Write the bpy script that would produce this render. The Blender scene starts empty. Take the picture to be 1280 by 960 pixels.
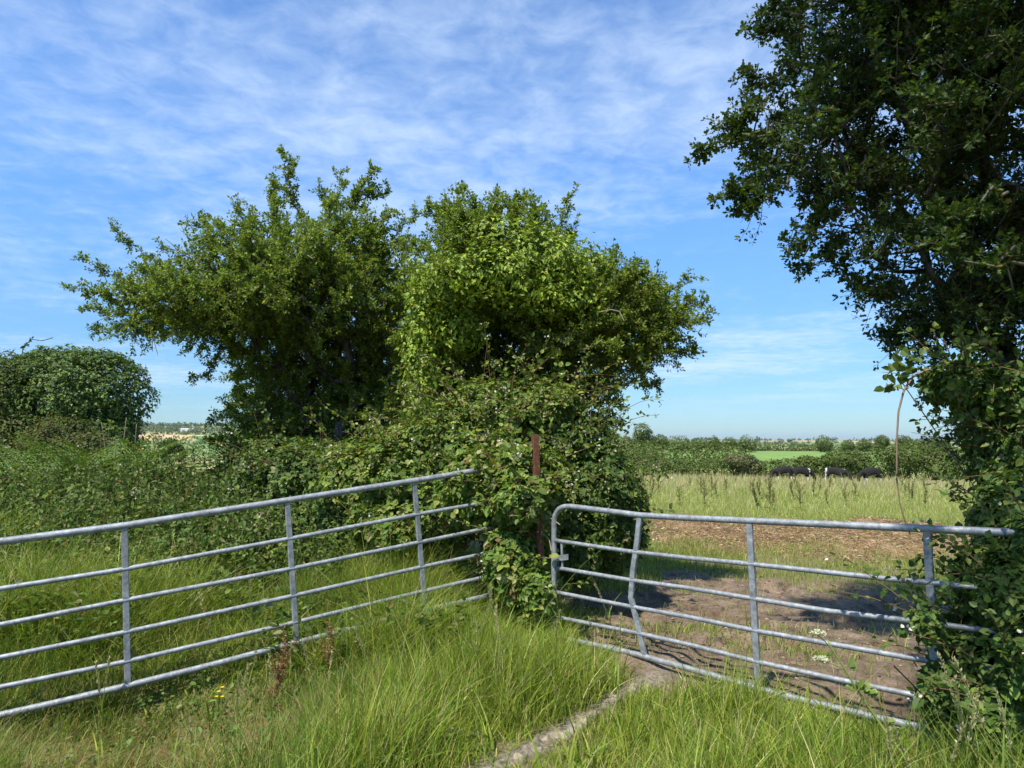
import bpy, math, numpy as np
from mathutils import Vector
R = math.radians
scene = bpy.context.scene
COL = scene.collection
UP = np.array([0., 0., 1.])

# ------------------------------------------------------------------ camera
EYE = 1.65
F = 865.0                       # focal length in pixels of the 1280 px wide photograph
PITCH = math.atan(72.0 / F)
cam_d = bpy.data.cameras.new("camera")
cam_d.sensor_width = 36.0
cam_d.lens = F / 1280.0 * 36.0
cam_d.clip_start = 0.05
cam_d.clip_end = 40000.0
cam = bpy.data.objects.new("camera", cam_d)
cam.location = (0, 0, EYE)
cam.rotation_euler = (math.pi / 2 + PITCH, 0, 0)
COL.objects.link(cam)
scene.camera = cam

def ray(px, py):
    dx, dy = (px - 640.0) / F, (480.0 - py) / F
    c, s = math.cos(PITCH), math.sin(PITCH)
    return np.array([dx, c - dy * s, s + dy * c])
def at(px, py, Y):
    d = ray(px, py)
    return np.array([0, 0, EYE]) + d * (Y / d[1])
def on_plane(px, py, A, B):
    """point where the sight line meets the upright plane through ground points A and B"""
    d = ray(px, py)
    u = np.array([B[0] - A[0], B[1] - A[1]])
    n = np.array([-u[1], u[0]])
    t = (n[0] * A[0] + n[1] * A[1]) / (n[0] * d[0] + n[1] * d[1])
    return np.array([0, 0, EYE]) + d * t

# ------------------------------------------------------------------ noise
def vnoise(P, freq=1.0, seed=0):
    P = np.asarray(P, float) * freq
    if P.shape[1] == 2:
        P = np.c_[P, np.zeros(len(P))]
    i = np.floor(P).astype(np.int64)
    f = P - i
    f = f * f * (3 - 2 * f)
    def h(a, b, c):
        n = (a * 374761393 + b * 668265263 + c * 2147483647 + seed * 974711) & 0xFFFFFFFF
        n = ((n ^ (n >> 13)) * 1274126177) & 0xFFFFFFFF
        n = (n ^ (n >> 16)) & 0xFFFF
        return n / 65535.0
    x, y, z = i.T
    u, v, w = f.T
    def lx(b, c): return h(x, b, c) * (1 - u) + h(x + 1, b, c) * u
    return ((lx(y, z) * (1 - v) + lx(y + 1, z) * v) * (1 - w) + (lx(y, z + 1) * (1 - v) + lx(y + 1, z + 1) * v) * w)
def fbm(P, freq=1.0, seed=0, o=3):
    s, a, t = 0, 1.0, 0
    for k in range(o):
        s = s + a * vnoise(P, freq * 2 ** k, seed + k * 17)
        t += a; a *= .5
    return s / t
def sstep(a, b, x):
    t = np.clip((x - a) / (b - a), 0, 1)
    return t * t * (3 - 2 * t)
def norm(V):
    return V / np.maximum(np.linalg.norm(V, axis=-1, keepdims=True), 1e-9)
def sphere(n, rng):
    return norm(rng.normal(size=(n, 3)))

# ------------------------------------------------------------------ mesh builder
class MB:
    def __init__(self):
        self.v, self.c, self.f, self.n = [], [], [], 0
    def add(self, V, faces, col=None, smooth=False):
        V = np.asarray(V, float).reshape(-1, 3)
        faces = np.asarray(faces, np.int64)
        if len(V) == 0 or len(faces) == 0: return
        if col is None: col = np.ones((len(V), 3)) * .5
        col = np.asarray(col, float)
        if col.ndim == 1: col = np.tile(col, (len(V), 1))
        self.v.append(V); self.c.append(col)
        self.f.append((faces + self.n, smooth))
        self.n += len(V)
    def build(self, name, mat, parent=None):
        V = np.concatenate(self.v).astype(np.float32); C = np.concatenate(self.c).astype(np.float32)
        me = bpy.data.meshes.new(name)
        me.vertices.add(len(V)); me.vertices.foreach_set('co', V.ravel())
        loops = np.concatenate([f.ravel() for f, s in self.f]).astype(np.int32)
        tot = np.concatenate([np.full(len(f), f.shape[1]) for f, s in self.f]).astype(np.int32)
        sm = np.concatenate([np.full(len(f), s) for f, s in self.f])
        start = np.r_[0, np.cumsum(tot)[:-1]].astype(np.int32)
        me.loops.add(len(loops)); me.loops.foreach_set('vertex_index', loops)
        me.polygons.add(len(tot)); me.polygons.foreach_set('loop_start', start); me.polygons.foreach_set('loop_total', tot)
        me.polygons.foreach_set('use_smooth', sm)
        a = me.color_attributes.new('Col', 'FLOAT_COLOR', 'POINT')
        a.data.foreach_set('color', np.c_[C, np.ones(len(C), np.float32)].astype(np.float32).ravel())
        me.update(calc_edges=True); me.validate()
        if isinstance(mat, (list, tuple)):
            for m in mat: me.materials.append(m)
        else: me.materials.append(mat)
        o = bpy.data.objects.new(name, me)
        COL.objects.link(o)
        if parent is not None: o.parent = parent
        return o

def tag(o, label=None, cat=None, group=None, kind=None):
    if label: o['label'] = label
    if cat: o['category'] = cat
    if group: o['group'] = group
    if kind: o['kind'] = kind
    return o
def empty(name, loc=(0, 0, 0), label=None, cat=None, group=None, rz=0):
    o = bpy.data.objects.new(name, None)
    o.empty_display_size = .2
    o.location = [float(v) for v in loc]; o.rotation_euler = (0, 0, rz)
    COL.objects.link(o)
    return tag(o, label, cat, group)
def copy_tree(o, parent=None):
    c = o.copy(); COL.objects.link(c)
    if parent is not None: c.parent = parent
    for ch in list(o.children): copy_tree(ch, c)
    return c

# prisms for edges ----------------------------------------------------
def edges_tube(mb, P0, P1, r0, r1, k=5, col=None):
    P0, P1 = np.asarray(P0, float), np.asarray(P1, float)
    n = len(P0)
    if n == 0: return
    D = norm(P1 - P0)
    A = np.where(np.abs(D[:, 2:3]) > .9, np.array([[1., 0, 0]]), np.array([[0, 0, 1.]]))
    S = norm(np.cross(D, A)); T = np.cross(D, S)
    ang = np.arange(k) * 2 * math.pi / k
    ring = np.cos(ang)[None, :, None] * S[:, None] + np.sin(ang)[None, :, None] * T[:, None]
    r0 = np.broadcast_to(np.asarray(r0, float), (n,)); r1 = np.broadcast_to(np.asarray(r1, float), (n,))
    V = np.concatenate([P0[:, None] + ring * r0[:, None, None], P1[:, None] + ring * r1[:, None, None]], 1)
    j = np.arange(k); q = np.stack([j, (j + 1) % k, (j + 1) % k + k, j + k], 1)
    Fc = (np.arange(n)[:, None, None] * 2 * k + q[None]).reshape(-1, 4)
    c = None if col is None else np.repeat(np.broadcast_to(np.asarray(col, float), (n, 3)), 2 * k, 0)
    mb.add(V.reshape(-1, 3), Fc, c, smooth=True)
def tube(mb, pts, rad, k=10, col=None, cap=True, roll=0.0, smooth=True):
    pts = np.asarray(pts, float); n = len(pts)
    rad = np.broadcast_to(np.asarray(rad, float), (n,))
    T = np.gradient(pts, axis=0); T = norm(T)
    ref = np.array([0, 0, 1.]) if abs(T[0][2]) < .9 else np.array([1., 0, 0])
    V = []
    for i in range(n):
        s = norm(np.cross(T[i], ref)); t = np.cross(s, T[i])
        for j in range(k):
            a = roll + 2 * math.pi * j / k
            V.append(pts[i] + rad[i] * (math.cos(a) * s + math.sin(a) * t))
    Fq = [[i * k + j, i * k + (j + 1) % k, (i + 1) * k + (j + 1) % k, (i + 1) * k + j] for i in range(n - 1) for j in range(k)]
    base = mb.n
    mb.add(V, Fq, col, smooth)
    if cap:
        mb.f.append((np.array([[base + j for j in range(k)][::-1]]), False))
        mb.f.append((np.array([[base + (n - 1) * k + j for j in range(k)]]), False))
def resample(pts, step):
    pts = np.asarray(pts, float)
    L = np.r_[0, np.cumsum(np.linalg.norm(np.diff(pts, axis=0), axis=1))]
    n = max(2, int(L[-1] / step) + 1)
    t = np.linspace(0, L[-1], n)
    return np.stack([np.interp(t, L, pts[:, i]) for i in range(3)], 1)

# leaves --------------------------------------------------------------
KITE = (np.array([[0, 0, 0], [-.30, .45, .09], [0, 1, -.06], [.30, .45, .09]]), np.array([[0, 3, 2], [0, 2, 1]]))
OVAL = (np.array([[0, 0, 0], [-.30, .24, .07], [-.27, .64, .05], [0, 1, -.10], [.27, .64, .05], [.30, .24, .07]]), np.array([[0, 5, 4, 3], [0, 3, 2, 1]]))
_lb = np.array([[0, 0, 0], [0, .5, 0], [0, 1, -.06], [-.13, .22, .03], [-.42, .46, .08], [-.17, .52, .04], [-.27, .86, .04],
                [.13, .22, .03], [.42, .46, .08], [.17, .52, .04], [.27, .86, .04]])
LOBED = (_lb, np.array([[0, 1, 3], [1, 4, 3], [1, 5, 4], [1, 6, 5], [1, 2, 6], [0, 7, 1], [1, 7, 8], [1, 8, 9], [1, 9, 10], [1, 10, 2]]))
_iv = np.array([[0, .08, 0], [-.26, -.06, .05], [-.44, .22, .10], [-.22, .55, .05], [0, 1, -.12], [.22, .55, .05], [.44, .22, .10], [.26, -.06, .05]])
IVY = (_iv, np.array([[0, 3, 2, 1], [0, 7, 6, 5], [0, 5, 4, 3]]))
def leaves(mb, P, D, N, size, tmpl=KITE, wid=1.0, col=None):
    n = len(P)
    if n == 0: return
    D = norm(D); S = norm(np.cross(N, D)); N = np.cross(D, S)
    S = -S
    t, f = tmpl
    sz = np.broadcast_to(np.asarray(size, float), (n,))[:, None, None]
    V = P[:, None] + sz * (t[None, :, 0:1] * wid * S[:, None] + t[None, :, 1:2] * D[:, None] + t[None, :, 2:3] * N[:, None])
    Fc = (np.arange(n)[:, None, None] * len(t) + f[None]).reshape(-1, f.shape[1])
    c = np.repeat(col, len(t), 0) if col is not None else None
    mb.add(V.reshape(-1, 3), Fc, c)
def pick_cols(n, pal, rng, var=.16):
    """pal: list of (weight, rgb)"""
    w = np.array([p[0] for p in pal], float); w /= w.sum()
    C = np.array([p[1] for p in pal])[rng.choice(len(pal), n, p=w)]
    return C * np.exp(rng.normal(0, var, (n, 1))) * np.exp(rng.normal(0, .05, (n, 3)))
def twigs(P, D, L, m, rng, wander=.25, up=0.0):
    n = len(P); pts = [P]; d = norm(D)
    for j in range(m):
        d = norm(d + rng.normal(0, wander, (n, 3)) + UP * up)
        pts.append(pts[-1] + d * (L / m)[:, None])
    return np.stack(pts, 1)
def twig_leaves(mb, pts, ncl, q, size, pal, rng, tmpl=KITE, wid=1.0, t0=.1, spread=.03, upn=.8, along=.5, var=.16, szvar=.22, droop=0.0):
    n, m1, _ = pts.shape
    t = t0 + (1 - t0) * (np.arange(ncl)[None] + rng.rand(n, ncl)) / ncl
    t = np.minimum(t * (m1 - 1), m1 - 1 - 1e-6)
    i = t.astype(int); f = (t - i)[..., None]
    a = np.arange(n)[:, None]
    C = pts[a, i] * (1 - f) + pts[a, i + 1] * f
    T = norm(pts[a, i + 1] - pts[a, i])
    C = np.repeat(C.reshape(-1, 3), q, 0); T = np.repeat(T.reshape(-1, 3), q, 0)
    k = len(C)
    rnd = sphere(k, rng)
    D = norm(T * along + rnd + UP * (.15 - droop))
    N = norm(UP * upn + rng.normal(0, .55, (k, 3)))
    P = C + D * (spread * rng.rand(k, 1))
    s = size * np.exp(rng.normal(0, szvar, k))
    leaves(mb, P, D, N, s, tmpl, wid, pick_cols(k, pal, rng, var))
def twig_wood(mb, pts, r0, r1, k=3, col=(.12, .10, .08)):
    n, m1, _ = pts.shape
    rr = np.linspace(r0, r1, m1)
    for j in range(m1 - 1):
        edges_tube(mb, pts[:, j], pts[:, j + 1], rr[j], rr[j + 1], k, col)

def skeleton(root, tips, rng, trunk_pts=None, step=.25, r_tip=.006, bias=.3, jit=.05, expo=2.3):
    """grow limbs from the trunk to every tip; returns nodes, parents and radii"""
    nodes = [np.array(root, float)]; par = [-1]; plen = [0.0]
    if trunk_pts is not None:
        for p in trunk_pts:
            nodes.append(np.array(p, float)); par.append(len(nodes) - 2); plen.append(plen[-1] + np.linalg.norm(nodes[-1] - nodes[-2]))
    order = np.argsort(np.linalg.norm(tips - nodes[-1], axis=1))
    arr = np.zeros((200000, 3)); pl = np.zeros(200000)
    cnt = len(nodes); arr[:cnt] = nodes; pl[:cnt] = plen
    tip_idx = []
    first = max(0, cnt - 3)
    for t in order:
        T = tips[t]
        d = np.linalg.norm(arr[first:cnt] - T, axis=1)
        b = int(np.argmin(d + bias * pl[first:cnt])) + first
        dist = np.linalg.norm(T - arr[b]); ns = max(1, int(dist / step))
        prev = b
        for s in range(1, ns + 1):
            q = arr[b] + (T - arr[b]) * s / ns
            if s < ns: q = q + rng.normal(0, jit, 3) + UP * (-.10 * dist * math.sin(math.pi * s / ns) * .5)
            arr[cnt] = q; pl[cnt] = pl[prev] + np.linalg.norm(q - arr[prev]); par.append(prev); prev = cnt; cnt += 1
        tip_idx.append(prev)
    par = np.array(par); w = np.zeros(cnt); w[tip_idx] += r_tip ** expo
    for i in range(cnt - 1, 0, -1): w[par[i]] += w[i]
    return arr[:cnt].copy(), par, w ** (1 / expo), np.array(tip_idx)

def blob_points(blobs, n, rng, shell=.35):
    """blobs: (centre xyz, radii xyz); points spread towards the outside of each"""
    vol = np.array([np.prod(b[1]) ** .75 for b in blobs]); vol /= vol.sum()
    out, dirs = [], []
    for (c, r), v in zip(blobs, vol):
        k = max(3, int(n * v)); d = sphere(k, rng)
        rad = rng.rand(k, 1) ** shell
        out.append(np.array(c) + d * rad * np.array(r)); dirs.append(d)
    return np.concatenate(out), np.concatenate(dirs)
def px_blob(px, py, Y, rx, ry, rY):
    s = Y / F
    return (at(px, py, Y), np.array([rx * s, rY, ry * s]))

# ------------------------------------------------------------------ materials
def new_mat(name):
    m = bpy.data.materials.new(name); m.use_nodes = True
    nt = m.node_tree; nt.nodes.clear()
    out = nt.nodes.new('ShaderNodeOutputMaterial')
    return m, nt, out
def leaf_mat(name, rough=.5, spec=.35, trans=.35, tint=(1.15, 1.2, .55)):
    m, nt, out = new_mat(name)
    N, L = nt.nodes.new, nt.links.new
    at_ = N('ShaderNodeAttribute'); at_.attribute_name = 'Col'
    pb = N('ShaderNodeBsdfPrincipled'); pb.inputs['Roughness'].default_value = rough
    pb.inputs['Specular IOR Level'].default_value = spec
    L(at_.outputs['Color'], pb.inputs['Base Color'])
    tr = N('ShaderNodeBsdfTranslucent')
    mu = N('ShaderNodeMix'); mu.data_type = 'RGBA'; mu.blend_type = 'MULTIPLY'; mu.inputs[0].default_value = 1
    L(at_.outputs['Color'], mu.inputs[6]); mu.inputs[7].default_value = (*tint, 1)
    L(mu.outputs[2], tr.inputs['Color'])
    mx = N('ShaderNodeMixShader'); mx.inputs[0].default_value = trans
    L(pb.outputs[0], mx.inputs[1]); L(tr.outputs[0], mx.inputs[2]); L(mx.outputs[0], out.inputs[0])
    return m
def bark_mat(name, c1, c2, scale=14):
    m, nt, out = new_mat(name)
    N, L = nt.nodes.new, nt.links.new
    tc = N('ShaderNodeTexCoord'); nz = N('ShaderNodeTexNoise'); nz.inputs['Scale'].default_value = scale; nz.inputs['Detail'].default_value = 5
    L(tc.outputs['Object'], nz.inputs['Vector'])
    cr = N('ShaderNodeValToRGB'); cr.color_ramp.elements[0].color = (*c1, 1); cr.color_ramp.elements[1].color = (*c2, 1)
    cr.color_ramp.elements[0].position = .35; cr.color_ramp.elements[1].position = .65
    L(nz.outputs['Fac'], cr.inputs[0])
    pb = N('ShaderNodeBsdfPrincipled'); pb.inputs['Roughness'].default_value = .85; pb.inputs['Specular IOR Level'].default_value = .2
    L(cr.outputs[0], pb.inputs['Base Color'])
    bp = N('ShaderNodeBump'); bp.inputs['Strength'].default_value = .5; bp.inputs['Distance'].default_value = .02
    L(nz.outputs['Fac'], bp.inputs['Height']); L(bp.outputs[0], pb.inputs['Normal'])
    L(pb.outputs[0], out.inputs[0])
    return m
def metal_mat(name, lo, hi, metallic, rough, scale, dirt=None, dirt_amt=.45):
    m, nt, out = new_mat(name)
    N, L = nt.nodes.new, nt.links.new
    tc = N('ShaderNodeTexCoord')
    nz = N('ShaderNodeTexNoise'); nz.inputs['Scale'].default_value = scale; nz.inputs['Detail'].default_value = 6; nz.inputs['Roughness'].default_value = .7
    L(tc.outputs['Object'], nz.inputs['Vector'])
    vo = N('ShaderNodeTexVoronoi'); vo.inputs['Scale'].default_value = scale * 3
    L(tc.outputs['Object'], vo.inputs['Vector'])
    cr = N('ShaderNodeValToRGB'); e = cr.color_ramp.elements
    e[0].position, e[1].position = .3, .7; e[0].color, e[1].color = (*lo, 1), (*hi, 1)
    L(nz.outputs['Fac'], cr.inputs[0])
    base = cr.outputs[0]
    mv = N('ShaderNodeMix'); mv.data_type = 'RGBA'; mv.blend_type = 'OVERLAY'; mv.inputs[0].default_value = .25
    L(base, mv.inputs[6]); L(vo.outputs['Color'], mv.inputs[7]); 
    bw = N('ShaderNodeRGBToBW'); L(vo.outputs['Color'], bw.inputs[0]); L(bw.outputs[0], mv.inputs[7])
    base = mv.outputs[2]
    if dirt:
        n2 = N('ShaderNodeTexNoise'); n2.inputs['Scale'].default_value = 5; n2.inputs['Detail'].default_value = 8; n2.inputs['Roughness'].default_value = .75
        L(tc.outputs['Object'], n2.inputs['Vector'])
        c2 = N('ShaderNodeValToRGB'); c2.color_ramp.elements[0].position = .56; c2.color_ramp.elements[1].position = .72
        c2.color_ramp.elements[1].color = (dirt_amt,) * 3 + (1,)
        L(n2.outputs['Fac'], c2.inputs[0])
        m3 = N('ShaderNodeMix'); m3.data_type = 'RGBA'
        L(c2.outputs[0], m3.inputs[0]); L(base, m3.inputs[6]); m3.inputs[7].default_value = (*dirt, 1)
        base = m3.outputs[2]
    pb = N('ShaderNodeBsdfPrincipled'); pb.inputs['Metallic'].default_value = metallic; pb.inputs['Roughness'].default_value = rough
    L(base, pb.inputs['Base Color'])
    bp = N('ShaderNodeBump'); bp.inputs['Strength'].default_value = .25; bp.inputs['Distance'].default_value = .004
    L(nz.outputs['Fac'], bp.inputs['Height']); L(bp.outputs[0], pb.inputs['Normal'])
    L(pb.outputs[0], out.inputs[0])
    return m
def plain_mat(name, rough=.8, spec=.2):
    m, nt, out = new_mat(name)
    N, L = nt.nodes.new, nt.links.new
    a = N('ShaderNodeAttribute'); a.attribute_name = 'Col'
    tc = N('ShaderNodeTexCoord'); nz = N('ShaderNodeTexNoise'); nz.inputs['Scale'].default_value = 25; nz.inputs['Detail'].default_value = 4
    L(tc.outputs['Object'], nz.inputs['Vector'])
    mr = N('ShaderNodeMapRange'); mr.inputs[3].default_value = .7; mr.inputs[4].default_value = 1.3
    L(nz.outputs['Fac'], mr.inputs[0])
    mu = N('ShaderNodeMix'); mu.data_type = 'RGBA'; mu.blend_type = 'MULTIPLY'; mu.inputs[0].default_value = 1
    L(a.outputs['Color'], mu.inputs[6]); L(mr.outputs[0], mu.inputs[7])
    pb = N('ShaderNodeBsdfPrincipled'); pb.inputs['Roughness'].default_value = rough; pb.inputs['Specular IOR Level'].default_value = spec
    L(mu.outputs[2], pb.inputs['Base Color']); L(pb.outputs[0], out.inputs[0])
    return m
LEAF = leaf_mat('hawthorn leaf', .55, .3, .42)
IVYM = leaf_mat('ivy leaf', .5, .32, .28)
BRAM = leaf_mat('bramble leaf', .55, .3, .36)
GRASS = leaf_mat('grass blade', .5, .3, .40)
FAR = leaf_mat('far foliage', .7, .15, .30)
BARK = bark_mat('bark', (.03, .027, .022), (.11, .095, .08))
TWIG = plain_mat('twig wood', .85, .15)
GALV = metal_mat('galvanised steel', (.15, .16, .165), (.34, .36, .37), .3, .55, 16, (.15, .14, .11), .7)
RUST = metal_mat('rusted steel', (.07, .026, .014), (.21, .078, .038), .1, .9, 26)
STONE = bark_mat('broken concrete', (.09, .075, .05), (.29, .25, .18), 22)
PLAIN = plain_mat('dry stem')

# palettes (linear rgb base colours)
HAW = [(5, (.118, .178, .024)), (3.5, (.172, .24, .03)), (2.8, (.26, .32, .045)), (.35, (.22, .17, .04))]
HAWD = [(5, (.038, .070, .014)), (3, (.052, .090, .016)), (1.2, (.09, .135, .024)), (.2, (.12, .10, .03))]  # darker hawthorn greens; the overhanging tree's shade is put into the leaf colour
IVYL = [(5, (.195, .275, .026)), (4, (.27, .345, .036)), (3, (.14, .20, .024))]
IVYD = [(5, (.062, .102, .016)), (3, (.08, .14, .018)), (1.6, (.14, .20, .028))]
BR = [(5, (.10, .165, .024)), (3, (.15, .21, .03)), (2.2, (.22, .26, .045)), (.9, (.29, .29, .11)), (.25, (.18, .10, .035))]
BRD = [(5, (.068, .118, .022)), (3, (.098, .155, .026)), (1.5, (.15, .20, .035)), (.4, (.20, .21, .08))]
NET = [(5, (.080, .135, .024)), (3, (.115, .175, .028)), (1.8, (.17, .215, .04)), (.7, (.23, .23, .09)), (.25, (.20, .14, .06))]
GR = [(6, (0.1456, 0.2184, 0.0246)), (5, (0.2155, 0.2856, 0.0291)), (3, (0.3261, 0.3696, 0.0504)), (1.5, (0.4892, 0.4256, 0.1904)), (0.4, (0.3261, 0.2016, 0.0896))]
GRD = [(5, (0.1168, 0.1914, 0.0255)), (4, (0.166, 0.2378, 0.0313)), (1.8, (0.2705, 0.3016, 0.058)), (0.9, (0.4181, 0.348, 0.1392)), (0.4, (0.3074, 0.1624, 0.0696))]
PAST = [(5, (.22, .285, .05)), (4, (.29, .32, .075)), (3, (.38, .36, .14)), (1.2, (.46, .39, .21))]

# ------------------------------------------------------------------ terrain
RA = np.array([0, 5.5, 7, 20, 65, 82, 130, 270, 400, 1000, 2500, 5000, 8000, 14000.])
ZA = np.array([0, 0, -.05, -.48, -1.95, -2.4, -1.35, -1.75, -6, -20, -14, 6, 24, 24.])
RB = np.array([0, 5.0, 6.5, 9, 12, 18, 30, 60, 200, 400, 700, 1000, 1400, 2000, 3000, 4000, 6000, 14000.])
ZB = np.array([0, 0, .12, .38, .5, .42, -.3, -2.5, -8, -9.5, -10.5, -5, 6, 26, 60, 84, 90, 90.])
def height(x, y):
    x = np.asarray(x, float); y = np.asarray(y, float)
    r = np.hypot(x, y); az = np.degrees(np.arctan2(x, np.maximum(y, 1e-3)))
    az = np.where(y <= 0, np.sign(x) * 90, az)
    za = np.interp(r, RA, ZA); zb = np.interp(r, RB, ZB)
    m = sstep(-2, -9, az)
    z = za * (1 - m) + zb * m
    P = np.stack([x.ravel(), y.ravel()], 1)
    n1 = (fbm(P, .9, 3).reshape(x.shape) - .5); n2 = (fbm(P, 4.5, 9, 2).reshape(x.shape) - .5)
    z = z + (n1 * .14 + n2 * .05) * sstep(60, 15, r)
    n3 = (fbm(P, 1 / 900., 5).reshape(x.shape) - .5)
    z = z + n3 * 26 * sstep(700, 3500, r)
    # manure and straw heap spread beyond the mud
    n5 = (fbm(P, 2.4, 19, 3).reshape(x.shape) - .5)
    z = z + straw_mask(x, y) * (.10 + .18 * n1 + .34 * n5)
    n6 = fbm(P, 6.5, 29, 2).reshape(x.shape)
    z = z + mud_mask(x, y) * (.065 * (n6 - .5) - .07 * sstep(.56, .72, fbm(P, 3.2, 33, 2).reshape(x.shape)))
    z = z - .30 * np.exp(-(((x + 2.55) / 1.25) ** 2 + ((y - 4.55) / .8) ** 2))
    # wheel rut edge: ground left of the broken concrete lip lies a little lower
    return z
def straw_mask(x, y):
    P = np.stack([np.ravel(x), np.ravel(y)], 1)
    n = (fbm(P, .55, 21).reshape(np.shape(x)) - .5)
    d = np.hypot((x - 6.4) / 4.6, (y - 14.6) / 3.5) + n * .9
    return sstep(1.0, .75, d)
def mud_mask(x, y):
    P = np.stack([np.ravel(x), np.ravel(y)], 1)
    n = (fbm(P, .8, 31).reshape(np.shape(x)) - .5)
    d = np.hypot((x - 2.75) / 2.3, (y - 6.7) / 2.9) + n * .8
    return sstep(1.08, .85, d)
K0, K1 = at(585, 962, 3.42)[:2], np.array([1.02, 5.0])
def kerb_dist(x, y):
    u = (K1 - K0) / np.linalg.norm(K1 - K0)
    return (x - K0[0]) * (-u[1]) + (y - K0[1]) * u[0], (x - K0[0]) * u[0] + (y - K0[1]) * u[1]
def bare_mask(x, y):
    P = np.stack([np.ravel(x), np.ravel(y)], 1)
    n = (fbm(P, 1.6, 41).reshape(np.shape(x)) - .5)
    d = np.hypot((x + 1.55) / .95, (y - 3.62) / .5) + n * 2.0
    a = sstep(1.05, .5, d) * .85
    s, t = kerb_dist(x, y)
    b = np.exp(-((s - .03) / .10) ** 2) * sstep(-1.2, -.6, t) * sstep(2.6, 1.9, t)
    return np.maximum(a, b * (.75 + n))

def h1(x, y): return float(height(np.array([x]), np.array([y]))[0])

az = np.unique(np.concatenate([np.arange(-180, -44, 4), np.arange(-44, 44, .22), np.arange(44, 180.1, 4)]))
az = az[:-1] if abs(az[-1] - 180) < 1e-6 else az
rad = np.concatenate([[.3], 0.6 * 1.03 ** np.arange(0, 50)]); rad = np.concatenate([rad, rad[-1] * 1.009 ** np.arange(1, 190)]); rad = np.concatenate([rad, rad[-1] * 1.0195 ** np.arange(1, 400)])
rad = rad[rad < 14000]
AZ, RR = np.meshgrid(np.radians(az), rad)
GX, GY = RR * np.sin(AZ), RR * np.cos(AZ)
GZ = height(GX, GY)
nr, na = GX.shape
ii, jj = np.meshgrid(np.arange(nr - 1), np.arange(na), indexing='ij')
j2 = (jj + 1) % na
gf = np.stack([ii * na + jj, (ii + 1) * na + jj, (ii + 1) * na + j2, ii * na + j2], -1).reshape(-1, 4)[:, ::-1]
# field patchwork: the base colour of every far field
def field_colors(x, y):
    r = np.hypot(x, y); a = np.degrees(np.arctan2(x, np.maximum(y, 1e-3)))
    P = np.stack([x.ravel(), y.ravel()], 1)
    n = fbm(P, 1 / 260., 77, 2).reshape(x.shape)
    ca = np.floor(a / 4.3 + 1.7 * np.sin(np.log(np.maximum(r, 1)) * 9) + n).astype(int); cr_ = np.floor(np.log(np.maximum(r, 1)) * 5.5 + n * .8 + .13 * ca).astype(int)
    h = ((ca * 7349 + cr_ * 9151) % 97) / 97.
    pal = np.array([[.16, .22, .055], [.21, .25, .08], [.13, .19, .045], [.40, .31, .15], [.18, .235, .06], [.26, .26, .10], [.12, .17, .05]])
    c = pal[(h * 6.99).astype(int)]
    pas = np.array([.26, .275, .085])
    c = np.where((r < 96)[..., None], pas, c)
    # bright pasture behind the far hedge, stubble field down in the valley
    g = (r > 100) & (r < 262) & (a > 10) & (a < 40)
    c = np.where(g[..., None], np.array([.16, .25, .06]), c)
    tanf = (a < -23.2) & (a > -30.5) & (r > 1330) & (r < 1800)
    c = np.where(tanf[..., None], np.array([.52, .37, .17]), c)
    tan2 = (a < -20) & (a > -30) & (r > 60) & (r < 210)
    c = np.where(tan2[..., None], np.array([.40, .33, .19]), c)
    gr2 = (a < -20) & (a > -24.6) & (r > 650) & (r < 1700)
    c = np.where(gr2[..., None], np.array([.15, .24, .06]), c)
    return c
FC = field_colors(GX, GY)
gmb = MB()
gmb.add(np.stack([GX, GY, GZ], -1).reshape(-1, 3), gf, FC.reshape(-1, 3), smooth=True)
m, nt, out = new_mat('ground soil and turf')
N, L = nt.nodes.new, nt.links.new
tc = N('ShaderNodeTexCoord')
def noise(scale, detail=6, rough=.6):
    n = N('ShaderNodeTexNoise'); n.inputs['Scale'].default_value = scale; n.inputs['Detail'].default_value = detail; n.inputs['Roughness'].default_value = rough
    L(tc.outputs['Object'], n.inputs['Vector']); return n.outputs['Fac']
def ramp(fac, stops):
    c = N('ShaderNodeValToRGB'); e = c.color_ramp.elements
    while len(e) < len(stops): e.new(.5)
    for k, (p, col) in enumerate(stops): e[k].position = p; e[k].color = (*col, 1)
    L(fac, c.inputs[0]); return c.outputs[0]
def mixc(fac, a, b):
    n = N('ShaderNodeMix'); n.data_type = 'RGBA'
    L(fac, n.inputs[0]); L(a, n.inputs[6]); L(b, n.inputs[7]); return n.outputs[2]
def attr(name):
    n = N('ShaderNodeAttribute'); n.attribute_name = name; return n
col_a = attr('Col').outputs['Color']
n_f, n_m, n_c = noise(38, 8, .7), noise(6, 6), noise(1.3, 5)
fieldvar = ramp(noise(.35, 6), [(.3, (.75, .75, .75)), (.7, (1.2, 1.2, 1.2))])
fm = N('ShaderNodeMix'); fm.data_type = 'RGBA'; fm.blend_type = 'MULTIPLY'; fm.inputs[0].default_value = 1
L(col_a, fm.inputs[6]); L(fieldvar, fm.inputs[7])
soil = ramp(n_f, [(.3, (.10, .08, .035)), (.5, (.17, .15, .06)), (.72, (.27, .23, .11))])
mud = ramp(n_m, [(.28, (.095, .063, .040)), (.48, (.20, .145, .096)), (.70, (.315, .238, .165))])
mudf = ramp(n_f, [(.30, (.55, .55, .55)), (.55, (1.0, 1.0, 1.0)), (.75, (1.3, 1.3, 1.3))])
mm = N('ShaderNodeMix'); mm.data_type = 'RGBA'; mm.blend_type = 'MULTIPLY'; mm.inputs[0].default_value = 1
L(mud, mm.inputs[6]); L(mudf, mm.inputs[7])
straw = ramp(n_f, [(.28, (.14, .085, .045)), (.48, (.33, .215, .115)), (.72, (.50, .37, .22))])
strawd = ramp(n_c, [(.35, (.45, .40, .36)), (.58, (1, 1, 1))])
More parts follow.
